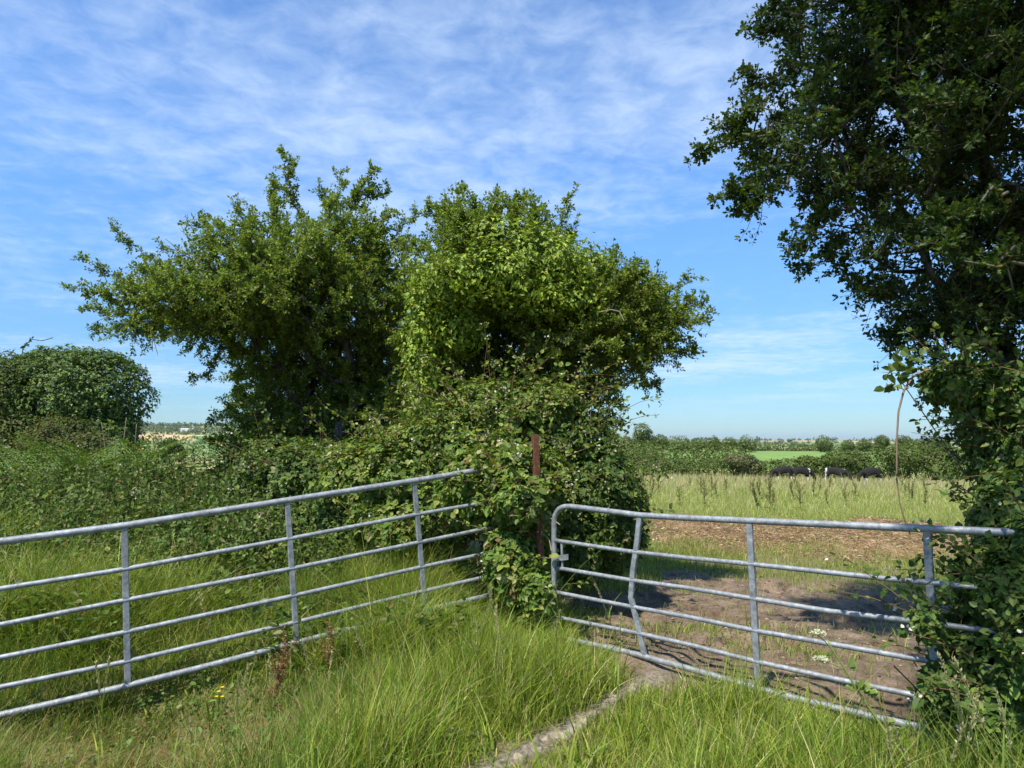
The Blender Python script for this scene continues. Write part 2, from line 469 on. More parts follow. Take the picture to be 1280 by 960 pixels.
sm_ = N('ShaderNodeMix'); sm_.data_type = 'RGBA'; sm_.blend_type = 'MULTIPLY'; sm_.inputs[0].default_value = 1
L(straw, sm_.inputs[6]); L(strawd, sm_.inputs[7])
bare = ramp(n_f, [(.3, (.13, .105, .08)), (.5, (.25, .205, .155)), (.72, (.40, .35, .28))])
c = mixc(attr('near').outputs['Fac'], fm.outputs[2], soil)
c = mixc(attr('straw').outputs['Fac'], c, sm_.outputs[2])
c = mixc(attr('mud').outputs['Fac'], c, mm.outputs[2])
c = mixc(attr('bare').outputs['Fac'], c, bare)
pb = N('ShaderNodeBsdfPrincipled'); pb.inputs['Roughness'].default_value = .92; pb.inputs['Specular IOR Level'].default_value = .15
L(c, pb.inputs['Base Color'])
bp = N('ShaderNodeBump'); bp.inputs['Strength'].default_value = .9; bp.inputs['Distance'].default_value = .035
ad = N('ShaderNodeMath'); ad.operation = 'ADD'; L(n_f, ad.inputs[0]); L(n_m, ad.inputs[1]); L(ad.outputs[0], bp.inputs['Height'])
L(bp.outputs[0], pb.inputs['Normal']); L(pb.outputs[0], out.inputs[0])
ground = gmb.build('ground', m)
tag(ground, kind='structure')
rg = np.hypot(GX, GY)
for nm, val in (('near', sstep(26, 9, rg)), ('straw', straw_mask(GX, GY)), ('mud', mud_mask(GX, GY)), ('bare', np.clip(bare_mask(GX, GY), 0, 1))):
    a_ = ground.data.attributes.new(nm, 'FLOAT', 'POINT')
    a_.data.foreach_set('value', val.ravel().astype(np.float32))

# ------------------------------------------------------------------ gates
GA = (np.array([-2.70, 4.84]), np.array([-.79, 5.94]))
GB = (np.array([.353, 5.87]), np.array([2.34, 3.95]))
def rail(px, pl, r, name, par, rough_end=True, k=12):
    P = np.array([on_plane(x, y, *pl) for x, y in px])
    mb = MB(); tube(mb, resample(P, .12), r, k)
    return mb.build(name, GALV, par)
def upright(px, pl, name, par, w=.021, d=.014):
    """flat hollow bar welded over the rails"""
    P = resample(np.array([on_plane(x, y, *pl) for x, y in px]), .2)
    u = norm(np.append(pl[1] - pl[0], 0)); n = np.array([u[1], -u[0], 0])
    if n[1] > 0: n = -n
    V, Fq = [], []
    b = .004
    prof = [(-w + b, -d), (w - b, -d), (w, -d + b), (w, d - b), (w - b, d), (-w + b, d), (-w, d - b), (-w, -d + b)]
    for p in P:
        for a, c_ in prof: V.append(p + u * a - n * c_)
    K = len(prof)
    for i in range(len(P) - 1):
        for j in range(K): Fq.append([i * K + j, i * K + (j + 1) % K, (i + 1) * K + (j + 1) % K, (i + 1) * K + j])
    mb = MB(); mb.add(V, Fq)
    mb.f.append((np.array([list(range(K))[::-1]]), False)); mb.f.append((np.array([[(len(P) - 1) * K + j for j in range(K)]]), False))
    return mb.build(name, GALV, par)
def ext(p, q, x):   # extend the pixel line p-q to column x
    return (x, p[1] + (q[1] - p[1]) * (x - p[0]) / (q[0] - p[0]))

g1 = empty('field_gate', (0, 0, 0), 'galvanised field gate of six tubes sagging down towards its left end, grown into bramble', 'gate')
rows = [[(0, 677), (155.7, 657), (359, 625.5), (517.5, 601), (609, 586)],
        [(0, 736), (153, 712), (362, 673.4), (524, 642.5), (625, 625)],
        [(0, 781), (156, 750.5), (364, 711), (524, 678), (625, 657)],
        [(0, 822), (158, 790), (366, 745), (526, 709), (625, 688)],
        [(0, 859), (158, 827), (369, 778), (529, 739), (625, 717)],
        [(0, 894), (72, 878), (160, 857), (261, 832), (376, 802), (455, 782), (532, 763), (625, 741)]]
for i, px in enumerate(rows):
    px = [ext(px[1], px[0], -70)] + px
    rail(px, GA, [.0245, .0172, .0172, .0172, .0172, .0225][i], 'top_rail' if i == 0 else ('bottom_rail' if i == 5 else 'rail'), g1)
for px in ([(155.5, 655), (160, 858)], [(359, 624), (371, 805)], [(517.5, 599), (532, 764)], [(621, 583), (624, 742)], [(-66, 684), (-64, 912)]):
    upright(px, GA, 'upright', g1)
g2 = empty('field_gate', (0, 0, 0), 'galvanised field gate with a kinked upright and rounded corner, closing the muddy gateway', 'gate')
top = [(692, 800), (692, 752), (692.5, 677), (692.5, 652), (694, 643.5), (698, 637), (704, 633.4), (714, 633), (800, 644), (860, 647.5), (936, 651), (1158, 661), (1255, 665.5), (1326, 669)]
P = np.array([on_plane(x, y, *GB) for x, y in top])
mb = MB(); tube(mb, resample(P, .035), .0222, 12); mb.build('frame_tube', GALV, g2)
rows = [[(694, 675.5), (792, 690), (860, 697.5), (938, 705), (1114, 724), (1171, 729), (1250, 737), (1326, 746)],
        [(694, 709.5), (790, 725.5), (860, 735), (939, 748), (1036, 764), (1130, 775), (1240, 789), (1326, 800)],
        [(694, 740), (792, 759), (860, 771), (942.5, 788), (1124, 820), (1230, 838), (1328, 855)],
        [(694, 771), (734, 779), (800, 792), (860, 805.5), (945.6, 827), (1036, 847), (1133, 867), (1225, 886), (1330, 908)],
        [(694, 796), (780, 814), (806, 821), (855, 834), (927, 855), (977, 869), (1099, 898), (1220, 925), (1332, 949)]]
for i, px in enumerate(rows):
    rail(px, GB, [.0165, .0165, .0165, .0165, .0215][i], 'bottom_rail' if i == 4 else 'rail', g2)
kb = upright([(800, 643), (795, 692), (787.5, 735), (788.5, 746), (794, 765), (806, 821)], GB, 'upright', g2)
kb['label'] = 'upright bar kinked inward at mid height'
upright([(936.5, 651), (948, 860)], GB, 'upright', g2); upright([(1159, 662), (1172, 912)], GB, 'upright', g2)
upright([(1322, 668), (1345, 950)], GB, 'upright', g2)
lt = upright([(702, 676), (703, 712)], GB, 'latch', g2, .010, .008)
mb = MB(); P = np.array([on_plane(x, y, *GB) for x, y in [(690, 697), (710, 695.5)]]); P[:, 1] -= .03
u = P[1] - P[0]; z = np.array([0, 0, .028])
d_ = np.array([0, .007, 0])
V = [P[0] - z, P[1] - z * .8, P[1] + z * .8, P[0] + z * .5]; V = V + [v + d_ for v in V]
mb.add(V, [[0, 1, 2, 3], [7, 6, 5, 4], [0, 4, 5, 1], [1, 5, 6, 2], [2, 6, 7, 3], [3, 7, 4, 0]])
mb.build('latch_plate', GALV, lt)

# rusty post, slightly leaning, an old rolled channel
pt, pbm = at(668.5, 543, 6.04), at(682, 745, 6.04); pbm[2] = h1(pbm[0], 6.04) - .3
prof = np.array([(-.026, -.018), (.026, -.018), (.026, .02), (.019, .02), (.019, -.011), (-.019, -.011), (-.019, .02), (-.026, .02)])
ts = np.linspace(0, 1, 12); V, Fq = [], []
ca, sa = math.cos(.5), math.sin(.5)
for t in ts:
    p = pbm + (pt - pbm) * t
    for a, b in prof: V.append(p + np.array([a * ca - b * sa, a * sa + b * ca, 0]))
K = len(prof)
for i in range(len(ts) - 1):
    for j in range(K): Fq.append([i * K + j, i * K + (j + 1) % K, (i + 1) * K + (j + 1) % K, (i + 1) * K + j])
mb = MB(); mb.add(V, Fq); e = (len(ts) - 1) * K
mb.f.append((np.array([[e + 0, e + 1, e + 4, e + 5], [e + 1, e + 2, e + 3, e + 4], [e + 5, e + 6, e + 7, e + 0]]), False))
post = mb.build('gate_post', RUST)
tag(post, 'leaning rust brown steel gate post standing in the brambles between the two gates', 'post')
# wire ties
mb = MB()
def wire(px, Y0, Y1, r=.004, sag=0):
    P = np.array([at(x, y, Y0 + (Y1 - Y0) * i / (len(px) - 1)) for i, (x, y) in enumerate(px)])
    tube(mb, resample(P, .02), r, 6, (.30, .22, .15))
wire([(676, 668), (682, 669), (687, 676), (689, 688), (693, 695)], 6.0, 5.84)
wire([(671, 639), (680, 643), (692, 650), (700, 656)], 6.0, 5.82, .0045)
wire([(678, 694), (684, 698), (690, 697), (696, 692)], 6.02, 5.82, .005)
w = mb.build('wire_tie', TWIG)
tag(w, 'old rusty fencing wire tying the bent gate to the rusty post', 'wire')

# ------------------------------------------------------------------ hawthorn trees
def make_tree(name, label, cat, root, trunk_pts, blobs, ntips, pal, rng, leaf, sprays=(), twig_n=4, twig_L=(.30, .65), ncl=8, q=4, tmpl=KITE, wid=1.0,
              mat=None, twig_r=.004, group=None, step=.25, up=.06, shell=.35, auto=0, min_trunk=.06, dead=0):
    t = empty(name, root, label, cat, group)
    root = np.array(root, float)
    tips, dirs = blob_points(blobs, ntips, rng, shell)
    ok = tips[:, 2] > height(tips[:, 0], tips[:, 1]) + .15
    tips, dirs = tips[ok], dirs[ok]
    nodes, par, rad_, tip_idx = skeleton(root, tips, rng, trunk_pts, step=step)
    wood = MB()
    e = np.arange(1, len(nodes))
    rr = np.maximum(rad_, .004); s = max(1.0, min_trunk / rr[0])
    rr = rr * (1 + (s - 1) * sstep(.02, rr[0], rr))
    n_tr = 0 if trunk_pts is None else len(trunk_pts)
    edges_tube(wood, nodes[par[e]], nodes[e], rr[par[e]] * .5 + rr[e] * .5, rr[e], 6, (.11, .10, .085))
    order = np.argsort(np.linalg.norm(tips - nodes[n_tr], axis=1))
    od = dirs[order]
    P = np.repeat(nodes[tip_idx], twig_n, 0); D0 = np.repeat(od, twig_n, 0)
    D = norm(D0 * .9 + sphere(len(P), rng) * .75 + UP * .15)
    Ls = rng.uniform(*twig_L, len(P))
    tw = twigs(P, D, Ls, 4, rng, .22, up)
    cr = MB()
    twig_wood(cr, tw, twig_r * 1.3, twig_r * .5, 3, (.19, .17, .13))
    twig_leaves(cr, tw, ncl, q, leaf, pal, rng, tmpl, wid)
    shoots = [(at(x0, y0, Y0), at(x1, y1, Y1)) for (x0, y0, Y0, x1, y1, Y1) in sprays]
    if auto:
        cen = np.mean(tips, 0); far_ = np.linalg.norm((tips - cen) / np.array([1.3, 1.3, 1]), axis=1)
        cand = np.argsort(-far_ - .35 * dirs[:, 2])[:int(len(tips) * .6)]
        for i in rng.choice(cand, auto, replace=False):
            d = norm(norm(tips[i] - cen) * .9 + dirs[i] * .45 + sphere(1, rng)[0] * .45 + UP * .2)
            shoots.append((tips[i] - d * .3, tips[i] + d * (rng.uniform(.08, .24) if rng.rand() < .68 else rng.uniform(.35, .72))))
    for a, b in shoots:
        nseg = 9; base = np.array([a + (b - a) * k / nseg for k in range(nseg + 1)])
        base[1:-1] += rng.normal(0, .045, (nseg - 1, 3))
        base[:, 2] -= .06 * np.sin(np.linspace(0, math.pi, nseg + 1)) * np.linalg.norm(b - a)
        base[-1] = b
        edges_tube(cr, base[:-1], base[1:], np.linspace(.011, .004, nseg), np.linspace(.010, .003, nseg), 5, (.21, .185, .15))
        Lb = np.linalg.norm(b - a); k = int(16 * Lb) + 6
        tt = rng.rand(k) ** .8 * nseg * .999; i = tt.astype(int); f = (tt - i)[:, None]
        SP = base[i] * (1 - f) + base[i + 1] * f
        SD = norm(norm(b - a) * .7 + sphere(k, rng) * .9 + UP * .25)
        st = twigs(SP, SD, rng.uniform(.05, .17, k) , 3, rng, .25, .05)
        twig_wood(cr, st, .003, .0015, 3, (.10, .09, .06))
        twig_leaves(cr, st, 4, q + 1, leaf, pal, rng, tmpl, wid)
        twig_leaves(cr, base[None], int(28 * Lb) + 4, q + 1, leaf, pal, rng, tmpl, wid)
    if dead:
        k = dead; i = rng.choice(len(P), k)
        dt = twigs(P[i], norm(D[i] + UP * .2), rng.uniform(.3, .7, k), 5, rng, .3, .02)
        twig_wood(cr, dt, .008, .004, 4, (.34, .31, .26))
    inv = -root
    tr_ob = wood.build('trunk', BARK, t); cr_ob = cr.build('crown', mat or LEAF, t)
    for o in (tr_ob, cr_ob):
        o.location = [float(v) for v in inv]
    return t

rng = np.random.RandomState(11)
def gp(px, Y, dz=-.1):
    x = (px - 640) / F * Y
    return np.array([x, Y, h1(x, Y) + dz])
YL = 9.8
B = lambda px, py, Y, rx, ry, rY: px_blob(px, py, Y, rx, ry, rY)
left_blobs = [B(400, 362, YL - .4, 105, 56, 1.4), B(300, 362, YL - .6, 85, 46, 1.2), B(225, 378, YL - .6, 62, 34, .8), B(370, 318, YL - .3, 72, 38, 1.1), B(455, 335, YL - .2, 55, 44, 1.1),
              B(180, 392, YL - .5, 40, 24, .6), B(345, 425, YL + .4, 62, 40, 1.0), B(430, 450, YL + .8, 80, 70, 1.0), B(375, 530, YL + .8, 80, 60, .9), B(470, 520, YL + .7, 60, 60, .9),
              B(270, 408, YL - .3, 55, 30, .8), B(325, 550, YL + .3, 40, 42, .6), B(505, 420, YL + .6, 45, 80, .8), B(400, 430, YL + 1.3, 80, 60, .6), B(420, 520, YL + 1.3, 90, 50, .6), B(390, 470, YL + 1.2, 105, 60, .7), B(420, 560, YL + 1.0, 100, 40, .7)]
lr = gp(425, YL); 
left_tree = make_tree('hawthorn_tree', 'windswept hawthorn with a wide ragged crown reaching out over the valley view', 'tree', lr,
    [lr + (0, 0, .5), lr + (-.05, .05, 1.0), lr + (.03, 0, 1.6)], left_blobs, 1350, HAW, rng, .037,
    sprays=[(372, 262, 9.6, 352, 190, 9.4), (400, 300, 9.6, 372, 258, 9.6), (368, 250, 9.5, 334, 222, 9.4), (360, 225, 9.5, 366, 205, 9.4), (440, 260, 9.6, 452, 220, 9.5), (425, 270, 9.6, 398, 232, 9.6), (440, 262, 9.6, 472, 232, 9.6), (350, 260, 9.6, 338, 222, 9.5), (390, 290, 9.7, 468, 212, 9.5), (430, 270, 9.7, 486, 236, 9.7), (405, 270, 9.6, 432, 215, 9.6), (240, 350, 9.5, 138, 286, 9.2),
            (200, 372, 9.5, 103, 322, 9.1), (190, 395, 9.5, 101, 386, 9.2), (185, 385, 9.4, 150, 345, 9.3), (280, 320, 9.6, 234, 270, 9.4), (320, 310, 9.6, 300, 256, 9.6), (255, 340, 9.4, 205, 312, 9.3),
            (470, 300, 9.8, 520, 264, 9.8), (280, 430, 9.5, 242, 474, 9.3), (300, 430, 9.6, 300, 486, 9.5), (240, 410, 9.5, 150, 408, 9.3), (330, 510, 9.6, 262, 526, 9.5), (460, 290, 9.6, 495, 262, 9.5), (180, 405, 9.5, 120, 415, 9.3),
            (320, 300, 9.5, 255, 268, 9.4)],
    twig_n=4, twig_L=(.20, .48), ncl=9, q=6, auto=190, min_trunk=.13, dead=70)
YR = 8.6
right_blobs = [B(605, 345, YR - .2, 76, 44, 1.1), B(640, 300, YR - .1, 50, 26, .8), B(588, 300, YR - .1, 36, 28, .8), B(690, 362, YR - .3, 66, 38, 1.0), B(755, 385, YR - .3, 62, 36, .8),
               B(812, 395, YR - .3, 40, 30, .6), B(725, 425, YR - .1, 80, 38, .9), B(795, 436, YR - .2, 45, 24, .6), B(610, 440, YR + .9, 70, 60, .6), B(540, 430, YR + .5, 34, 80, .6), B(660, 480, YR + .8, 70, 46, .6),
               B(725, 505, YR + .5, 42, 40, .6), B(560, 510, YR + .7, 60, 50, .6), B(620, 410, YR + 1.2, 80, 50, .5), B(560, 440, YR + 1.2, 50, 60, .5), B(700, 450, YR + 1.1, 60, 40, .5)]
rr_ = gp(572, YR)
right_tree = make_tree('hawthorn_tree', 'hawthorn leaning out to the right above the rusty gate post, clad in bright ivy', 'tree', rr_,
    [rr_ + (-.05, 0, .5), rr_ + (-.12, 0, 1.0), rr_ + (-.02, 0, 1.6), rr_ + (.15, 0, 2.1)], right_blobs, 1000, HAW, rng, .036,
    sprays=[(600, 275, 8.5, 574, 237, 8.4), (640, 265, 8.5, 664, 244, 8.4), (620, 270, 8.5, 622, 244, 8.5), (690, 310, 8.5, 722, 284, 8.4), (700, 320, 8.4, 700, 282, 8.4), (745, 350, 8.5, 772, 312, 8.4), (770, 370, 8.5, 800, 330, 8.4),
            (800, 375, 8.5, 872, 345, 8.3), (825, 395, 8.5, 882, 374, 8.3), (815, 425, 8.5, 874, 436, 8.3), (790, 450, 8.5, 822, 492, 8.4), (760, 455, 8.5, 772, 496, 8.4), (560, 275, 8.5, 534, 252, 8.5), (650, 262, 8.5, 645, 246, 8.5),
            (830, 380, 8.4, 866, 400, 8.2), (735, 500, 8.8, 780, 530, 8.8), (545, 330, 8.5, 505, 300, 8.5)],
    twig_n=4, twig_L=(.20, .45), ncl=9, q=6, auto=170, min_trunk=.12, dead=60)

# ------------------------------------------------------------------ ivy and brambles
def shell_foliage(mb, blobs, n, size, pal, rng, tmpl=OVAL, wid=1.0, depth=.35, lump=.18, droop=.6, upn=.5, freq=2.6, seed=1, tri=False, floor=True, sides=None):
    """leaf layers hung over lumpy mounds"""
    area = np.array([(b[1][0] * b[1][1] + b[1][0] * b[1][2] + b[1][1] * b[1][2]) for b in blobs]); area /= area.sum()
    for (c, r), a in zip(blobs, area):
        k = int(n * a); d = sphere(k, rng)
        if sides is not None: d = d[(d @ np.array(sides)) > -.35]
        k = len(d)
        surf = c + d * r
        rr = 1 + lump * 2 * (fbm(surf, freq, seed) - .5) + .5 * lump * 2 * (vnoise(surf, freq * 4, seed + 5) - .5)
        rr = rr - depth * rng.exponential(.33, k).clip(0, 2.2)
        P = c + d * np.array(r) * rr[:, None]
        if floor:
            ok = P[:, 2] > height(P[:, 0], P[:, 1]) + .02
            P, d = P[ok], d[ok]
        k = len(P)
        nn = norm(d / np.array(r))
        N = norm(nn * .9 + UP * upn + rng.normal(0, .42, (k, 3)))
        D = sphere(k, rng) - UP * droop; D = norm(D - N * np.sum(D * N, 1, keepdims=True) + nn * .15)
        s = size * np.exp(rng.normal(0, .22, k))
        cols = pick_cols(k, pal, rng)
        if tri:
            S = np.cross(N, D)
            leaves(mb, P + D * s[:, None] * .25, D, N, s, tmpl, wid, cols)
            for sg in (1, -1):
                D2 = norm(D * .35 + S * sg)
                leaves(mb, P, D2, norm(N + rng.normal(0, .2, (k, 3))), s * .85, tmpl, wid, cols * np.exp(rng.normal(0, .06, (k, 1))))
        else:
            leaves(mb, P, D, N, s, tmpl, wid, cols)
def canes(mb, lf, blobs, n, rng, pal, L=(.4, .9), size=.045, up=-.10, col=(.17, .10, .06), r=.0038, ncl=6, upbias=.5, flowers=None, sides=None):
    ar = np.array([np.prod(b[1]) ** .66 for b in blobs]); ar /= ar.sum()
    for (c, rd), a in zip(blobs, ar):
        k = max(2, int(n * a)); d = sphere(k, rng); d[:, 2] = np.abs(d[:, 2]) * .8 + .05; d = norm(d)
        if sides is not None: d = np.where((d @ np.array(sides) < -.2)[:, None], d * np.array([-1, -1, 1]), d)
        P = c + d * np.array(rd) * .85
        tw = twigs(P, norm(d + UP * upbias + sphere(k, rng) * .5), rng.uniform(*L, k), 6, rng, .12, up)
        twig_wood(mb, tw, r, r * .45, 4, col)
        twig_leaves(lf, tw, ncl, 3, size, pal, rng, OVAL, 1.15, .1, .05, .9, .3)
        if flowers is not None:
            E = tw[:, -1]; kk = min(len(E), max(1, len(E) // 2)); E = np.repeat(E[:kk], 5, 0) + rng.normal(0, .03, (kk * 5, 3))
            leaves(flowers, E, sphere(len(E), rng), sphere(len(E), rng) + UP, .022, OVAL, 1.5, pick_cols(len(E), [(1, (.55, .50, .40)), (1, (.45, .42, .28)), (1, (.66, .62, .56))], rng, .1))
def bush(name, label, cat, blobs, n, size, pal, rng, group=None, mat=None, ncane=40, tri=True, seed=1, cane_L=(.35, .8), depth=.35, lump=.2, flowers=True, tmpl=OVAL, wid=1.15, sides=None, cane_r=.0038, foot=None):
    c0 = np.mean([b[0] for b in blobs], 0) if foot is None else np.array(foot); root = np.array([c0[0], c0[1], h1(c0[0], c0[1])])
    t = empty(name, root, label, cat, group)
    lf, st = MB(), MB(); fl = MB() if flowers else None
    shell_foliage(lf, blobs, n, size, pal, rng, tmpl, wid, depth, lump, seed=seed, tri=tri, sides=sides)
    canes(st, lf, blobs, ncane, rng, pal, cane_L, size, flowers=fl, sides=sides, r=cane_r)
    # rooted stems carrying the mound
    k = 14; b = [root + (rng.normal(0, .25), rng.normal(0, .2), -.1) for _ in range(k)]
    e = [blobs[rng.randint(len(blobs))][0] + rng.normal(0, .15, 3) for _ in range(k)]
    edges_tube(st, b, e, .005, .004, 5, (.12, .08, .055))
    obs = [lf.build('foliage', mat or BRAM, t), st.build('stems', TWIG, t)]
    if fl is not None and fl.n: obs.append(fl.build('blossom', GRASS, t))
    for o in obs: o.location = [float(-v) for v in root]
    return t

rng = np.random.RandomState(23)
# bright ivy over the right hand hawthorn
mb, stm = MB(), MB()
ivb = [B(605, 352, YR - .8, 84, 34, .75), B(560, 358, YR - .65, 45, 34, .6), B(670, 335, YR - .5, 75, 38, .7), B(528, 425, YR - .4, 24, 80, .5), B(735, 362, YR - .4, 50, 30, .5), B(620, 310, YR - .5, 55, 34, .6), B(575, 410, YR - .6, 34, 34, .4), B(700, 378, YR - .8, 50, 22, .5)]
shell_foliage(mb, ivb, 15000, .048, IVYL, rng, IVY, .95, .6, .55, droop=1.0, upn=.35, freq=4.0, seed=7, floor=False)
shell_foliage(mb, [B(640, 345, YR - .55, 130, 62, .9), B(535, 440, YR - .3, 36, 95, .5)], 4200, .046, IVYL, rng, IVY, .95, .7, .6, droop=1.0, upn=.35, freq=3.0, seed=8, floor=False, sides=(0, -1, .4))
for (x, y0, y1) in [(528, 360, 540), (538, 370, 560), (522, 380, 560), (560, 360, 600), (575, 365, 610)]:
    P = np.array([at(x + rng.uniform(-5, 5), y0 + (y1 - y0) * k / 6, YR - .3 + .1 * rng.rand()) for k in range(7)])
    tube(stm, resample(P, .1), .008, 5, (.13, .10, .07))
    twig_leaves(mb, P[None], 60, 3, .05, IVYL, rng, IVY, .95, .0, .08, .3, .1, droop=.8)
iv = empty('ivy_plant', (0, 0, 0), 'yellow green ivy draped over the crown and left edge of the hawthorn by the post', 'ivy')
mb.build('foliage', IVYM, iv); stm.build('vine', TWIG, iv)

S_ = (0, -1, .25)
bush('bramble_bush', 'bramble mound round the foot of the rusty post, swallowing the sagging gate end', 'bramble',
     [B(645, 625, 6.55, 52, 62, .5), B(600, 610, 6.65, 48, 50, .45), B(650, 705, 6.5, 38, 58, .42), B(665, 600, 6.6, 40, 40, .4), B(672, 742, 5.98, 24, 36, .22), B(650, 624, 6.02, 34, 30, .26), B(638, 590, 6.2, 22, 26, .2), B(640, 700, 6.15, 34, 46, .28)], 11000, .050, BR, rng, seed=3, ncane=60, sides=S_, cane_L=(.2, .5), lump=.35)
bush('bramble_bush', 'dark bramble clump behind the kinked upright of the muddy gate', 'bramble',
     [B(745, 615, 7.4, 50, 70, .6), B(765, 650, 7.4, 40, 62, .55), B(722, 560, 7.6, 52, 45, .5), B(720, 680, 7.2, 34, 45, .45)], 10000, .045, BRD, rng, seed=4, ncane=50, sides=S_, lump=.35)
bush('bramble_bush', 'sunlit bramble bank rising behind the right end of the sagging gate', 'bramble',
     [B(520, 590, 7.7, 80, 55, .7), B(570, 550, 7.8, 70, 50, .7), B(470, 610, 7.8, 70, 60, .7), B(560, 640, 7.4, 60, 50, .6), B(500, 660, 7.4, 60, 45, .6)], 14000, .047, BR, rng, seed=5, ncane=80, sides=S_, lump=.35)
bush('bramble_bush', 'pale budding bramble heap just above and behind the top of the rusty post', 'bramble',
     [B(625, 520, 7.7, 75, 45, .6), B(680, 520, 7.7, 50, 45, .6), B(590, 560, 7.4, 55, 45, .5)], 10000, .045, BR, rng, seed=6, ncane=80, sides=S_, lump=.4)
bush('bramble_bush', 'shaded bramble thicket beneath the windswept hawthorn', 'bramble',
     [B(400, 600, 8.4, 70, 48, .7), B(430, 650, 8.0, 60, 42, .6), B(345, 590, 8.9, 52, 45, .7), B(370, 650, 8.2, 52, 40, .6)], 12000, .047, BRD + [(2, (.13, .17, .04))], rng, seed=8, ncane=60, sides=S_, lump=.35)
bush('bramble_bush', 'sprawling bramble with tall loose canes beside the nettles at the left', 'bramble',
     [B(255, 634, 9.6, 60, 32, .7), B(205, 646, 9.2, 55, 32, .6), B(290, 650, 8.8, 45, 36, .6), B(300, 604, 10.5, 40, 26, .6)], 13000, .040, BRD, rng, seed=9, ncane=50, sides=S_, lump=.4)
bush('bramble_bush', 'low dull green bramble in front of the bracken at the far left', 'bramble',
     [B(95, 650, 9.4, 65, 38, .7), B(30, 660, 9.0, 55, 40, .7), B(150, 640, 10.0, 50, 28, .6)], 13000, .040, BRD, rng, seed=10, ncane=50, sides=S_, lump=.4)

# ------------------------------------------------------------------ overhanging tree and hedge on the right
rng = np.random.RandomState(37)
Y5 = 5.2
ov_blobs = [(np.array([1.6, 1.75, 4.9]), np.array([.8, .6, .4])), (np.array([2.4, 1.1, 4.9]), np.array([.9, .7, .5])), (np.array([2.5, 3.9, 6.4]), np.array([1.1, 1.0, .7])), (np.array([3.7, 4.1, 6.4]), np.array([1.2, 1.1, .8])), (np.array([3.4, 2.5, 5.0]), np.array([1.0, .9, .8])), B(1045, 66, Y5, 66, 66, .7), B(1005, 190, Y5, 68, 50, .6), B(975, 140, Y5 - .1, 36, 42, .5), B(1100, 60, Y5, 110, 95, 1.0), B(1100, 170, Y5, 110, 75, 1.0), B(1090, 255, Y5, 78, 45, .8), B(1220, 60, Y5 - .3, 120, 110, 1.0),  # blobs given in world coordinates are unseen crown, added to cast shade
            B(1220, 200, Y5 - .3, 110, 110, 1.0), B(1185, 320, Y5, 84, 56, .9), B(1260, 350, Y5 - .2, 86, 90, .9), B(1195, 402, Y5 + .1, 58, 26, .6), B(1255, 460, Y5, 52, 46, .7), B(1350, 150, Y5 - .4, 150, 220, 1.4), B(1340, 420, Y5 - .3, 110, 180, 1.1),
            B(1100, -60, Y5 - .2, 110, 90, 1.2), B(1250, -120, Y5 - .5, 190, 130, 1.6), B(1300, 560, Y5, 50, 70, .7)]
orr = gp(1390, 5.0)
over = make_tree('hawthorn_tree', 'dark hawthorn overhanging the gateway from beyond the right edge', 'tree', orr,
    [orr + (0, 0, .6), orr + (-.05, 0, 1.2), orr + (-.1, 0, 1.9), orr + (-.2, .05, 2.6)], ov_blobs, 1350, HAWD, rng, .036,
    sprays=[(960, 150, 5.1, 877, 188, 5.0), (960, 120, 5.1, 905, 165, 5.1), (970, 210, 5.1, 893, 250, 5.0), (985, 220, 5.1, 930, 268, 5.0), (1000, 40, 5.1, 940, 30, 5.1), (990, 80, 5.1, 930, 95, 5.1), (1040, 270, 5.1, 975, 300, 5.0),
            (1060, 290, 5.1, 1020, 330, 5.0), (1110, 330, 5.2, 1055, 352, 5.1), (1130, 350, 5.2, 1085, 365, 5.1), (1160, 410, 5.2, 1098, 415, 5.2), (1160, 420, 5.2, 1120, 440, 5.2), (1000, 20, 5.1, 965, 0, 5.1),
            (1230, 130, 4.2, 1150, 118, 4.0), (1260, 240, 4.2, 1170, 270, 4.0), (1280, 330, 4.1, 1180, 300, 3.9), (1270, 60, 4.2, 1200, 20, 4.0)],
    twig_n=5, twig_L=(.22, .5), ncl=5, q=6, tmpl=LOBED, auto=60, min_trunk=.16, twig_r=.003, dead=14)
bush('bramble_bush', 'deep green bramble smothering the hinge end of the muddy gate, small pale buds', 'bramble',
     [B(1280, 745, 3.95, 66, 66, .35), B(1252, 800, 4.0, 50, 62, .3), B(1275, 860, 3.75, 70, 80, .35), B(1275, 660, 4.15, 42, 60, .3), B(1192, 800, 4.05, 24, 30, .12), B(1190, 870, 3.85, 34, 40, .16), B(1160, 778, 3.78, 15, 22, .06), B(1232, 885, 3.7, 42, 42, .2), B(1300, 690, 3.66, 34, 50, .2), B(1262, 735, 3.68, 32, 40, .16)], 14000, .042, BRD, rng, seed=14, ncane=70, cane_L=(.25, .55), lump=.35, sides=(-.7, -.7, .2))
bush('bramble_bush', 'broad leaved bramble climbing into the overhanging hawthorn beside the pasture view', 'bramble',
     [B(1285, 570, 4.5, 46, 70, .4), B(1255, 490, 4.6, 50, 34, .35), B(1195, 478, 4.6, 34, 24, .22), B(1295, 640, 4.4, 36, 50, .35)], 9000, .043, BRD, rng, seed=15, ncane=46, cane_L=(.25, .5), lump=.4, flowers=False, sides=(-.7, -.7, .2), foot=gp(1335, 4.6))
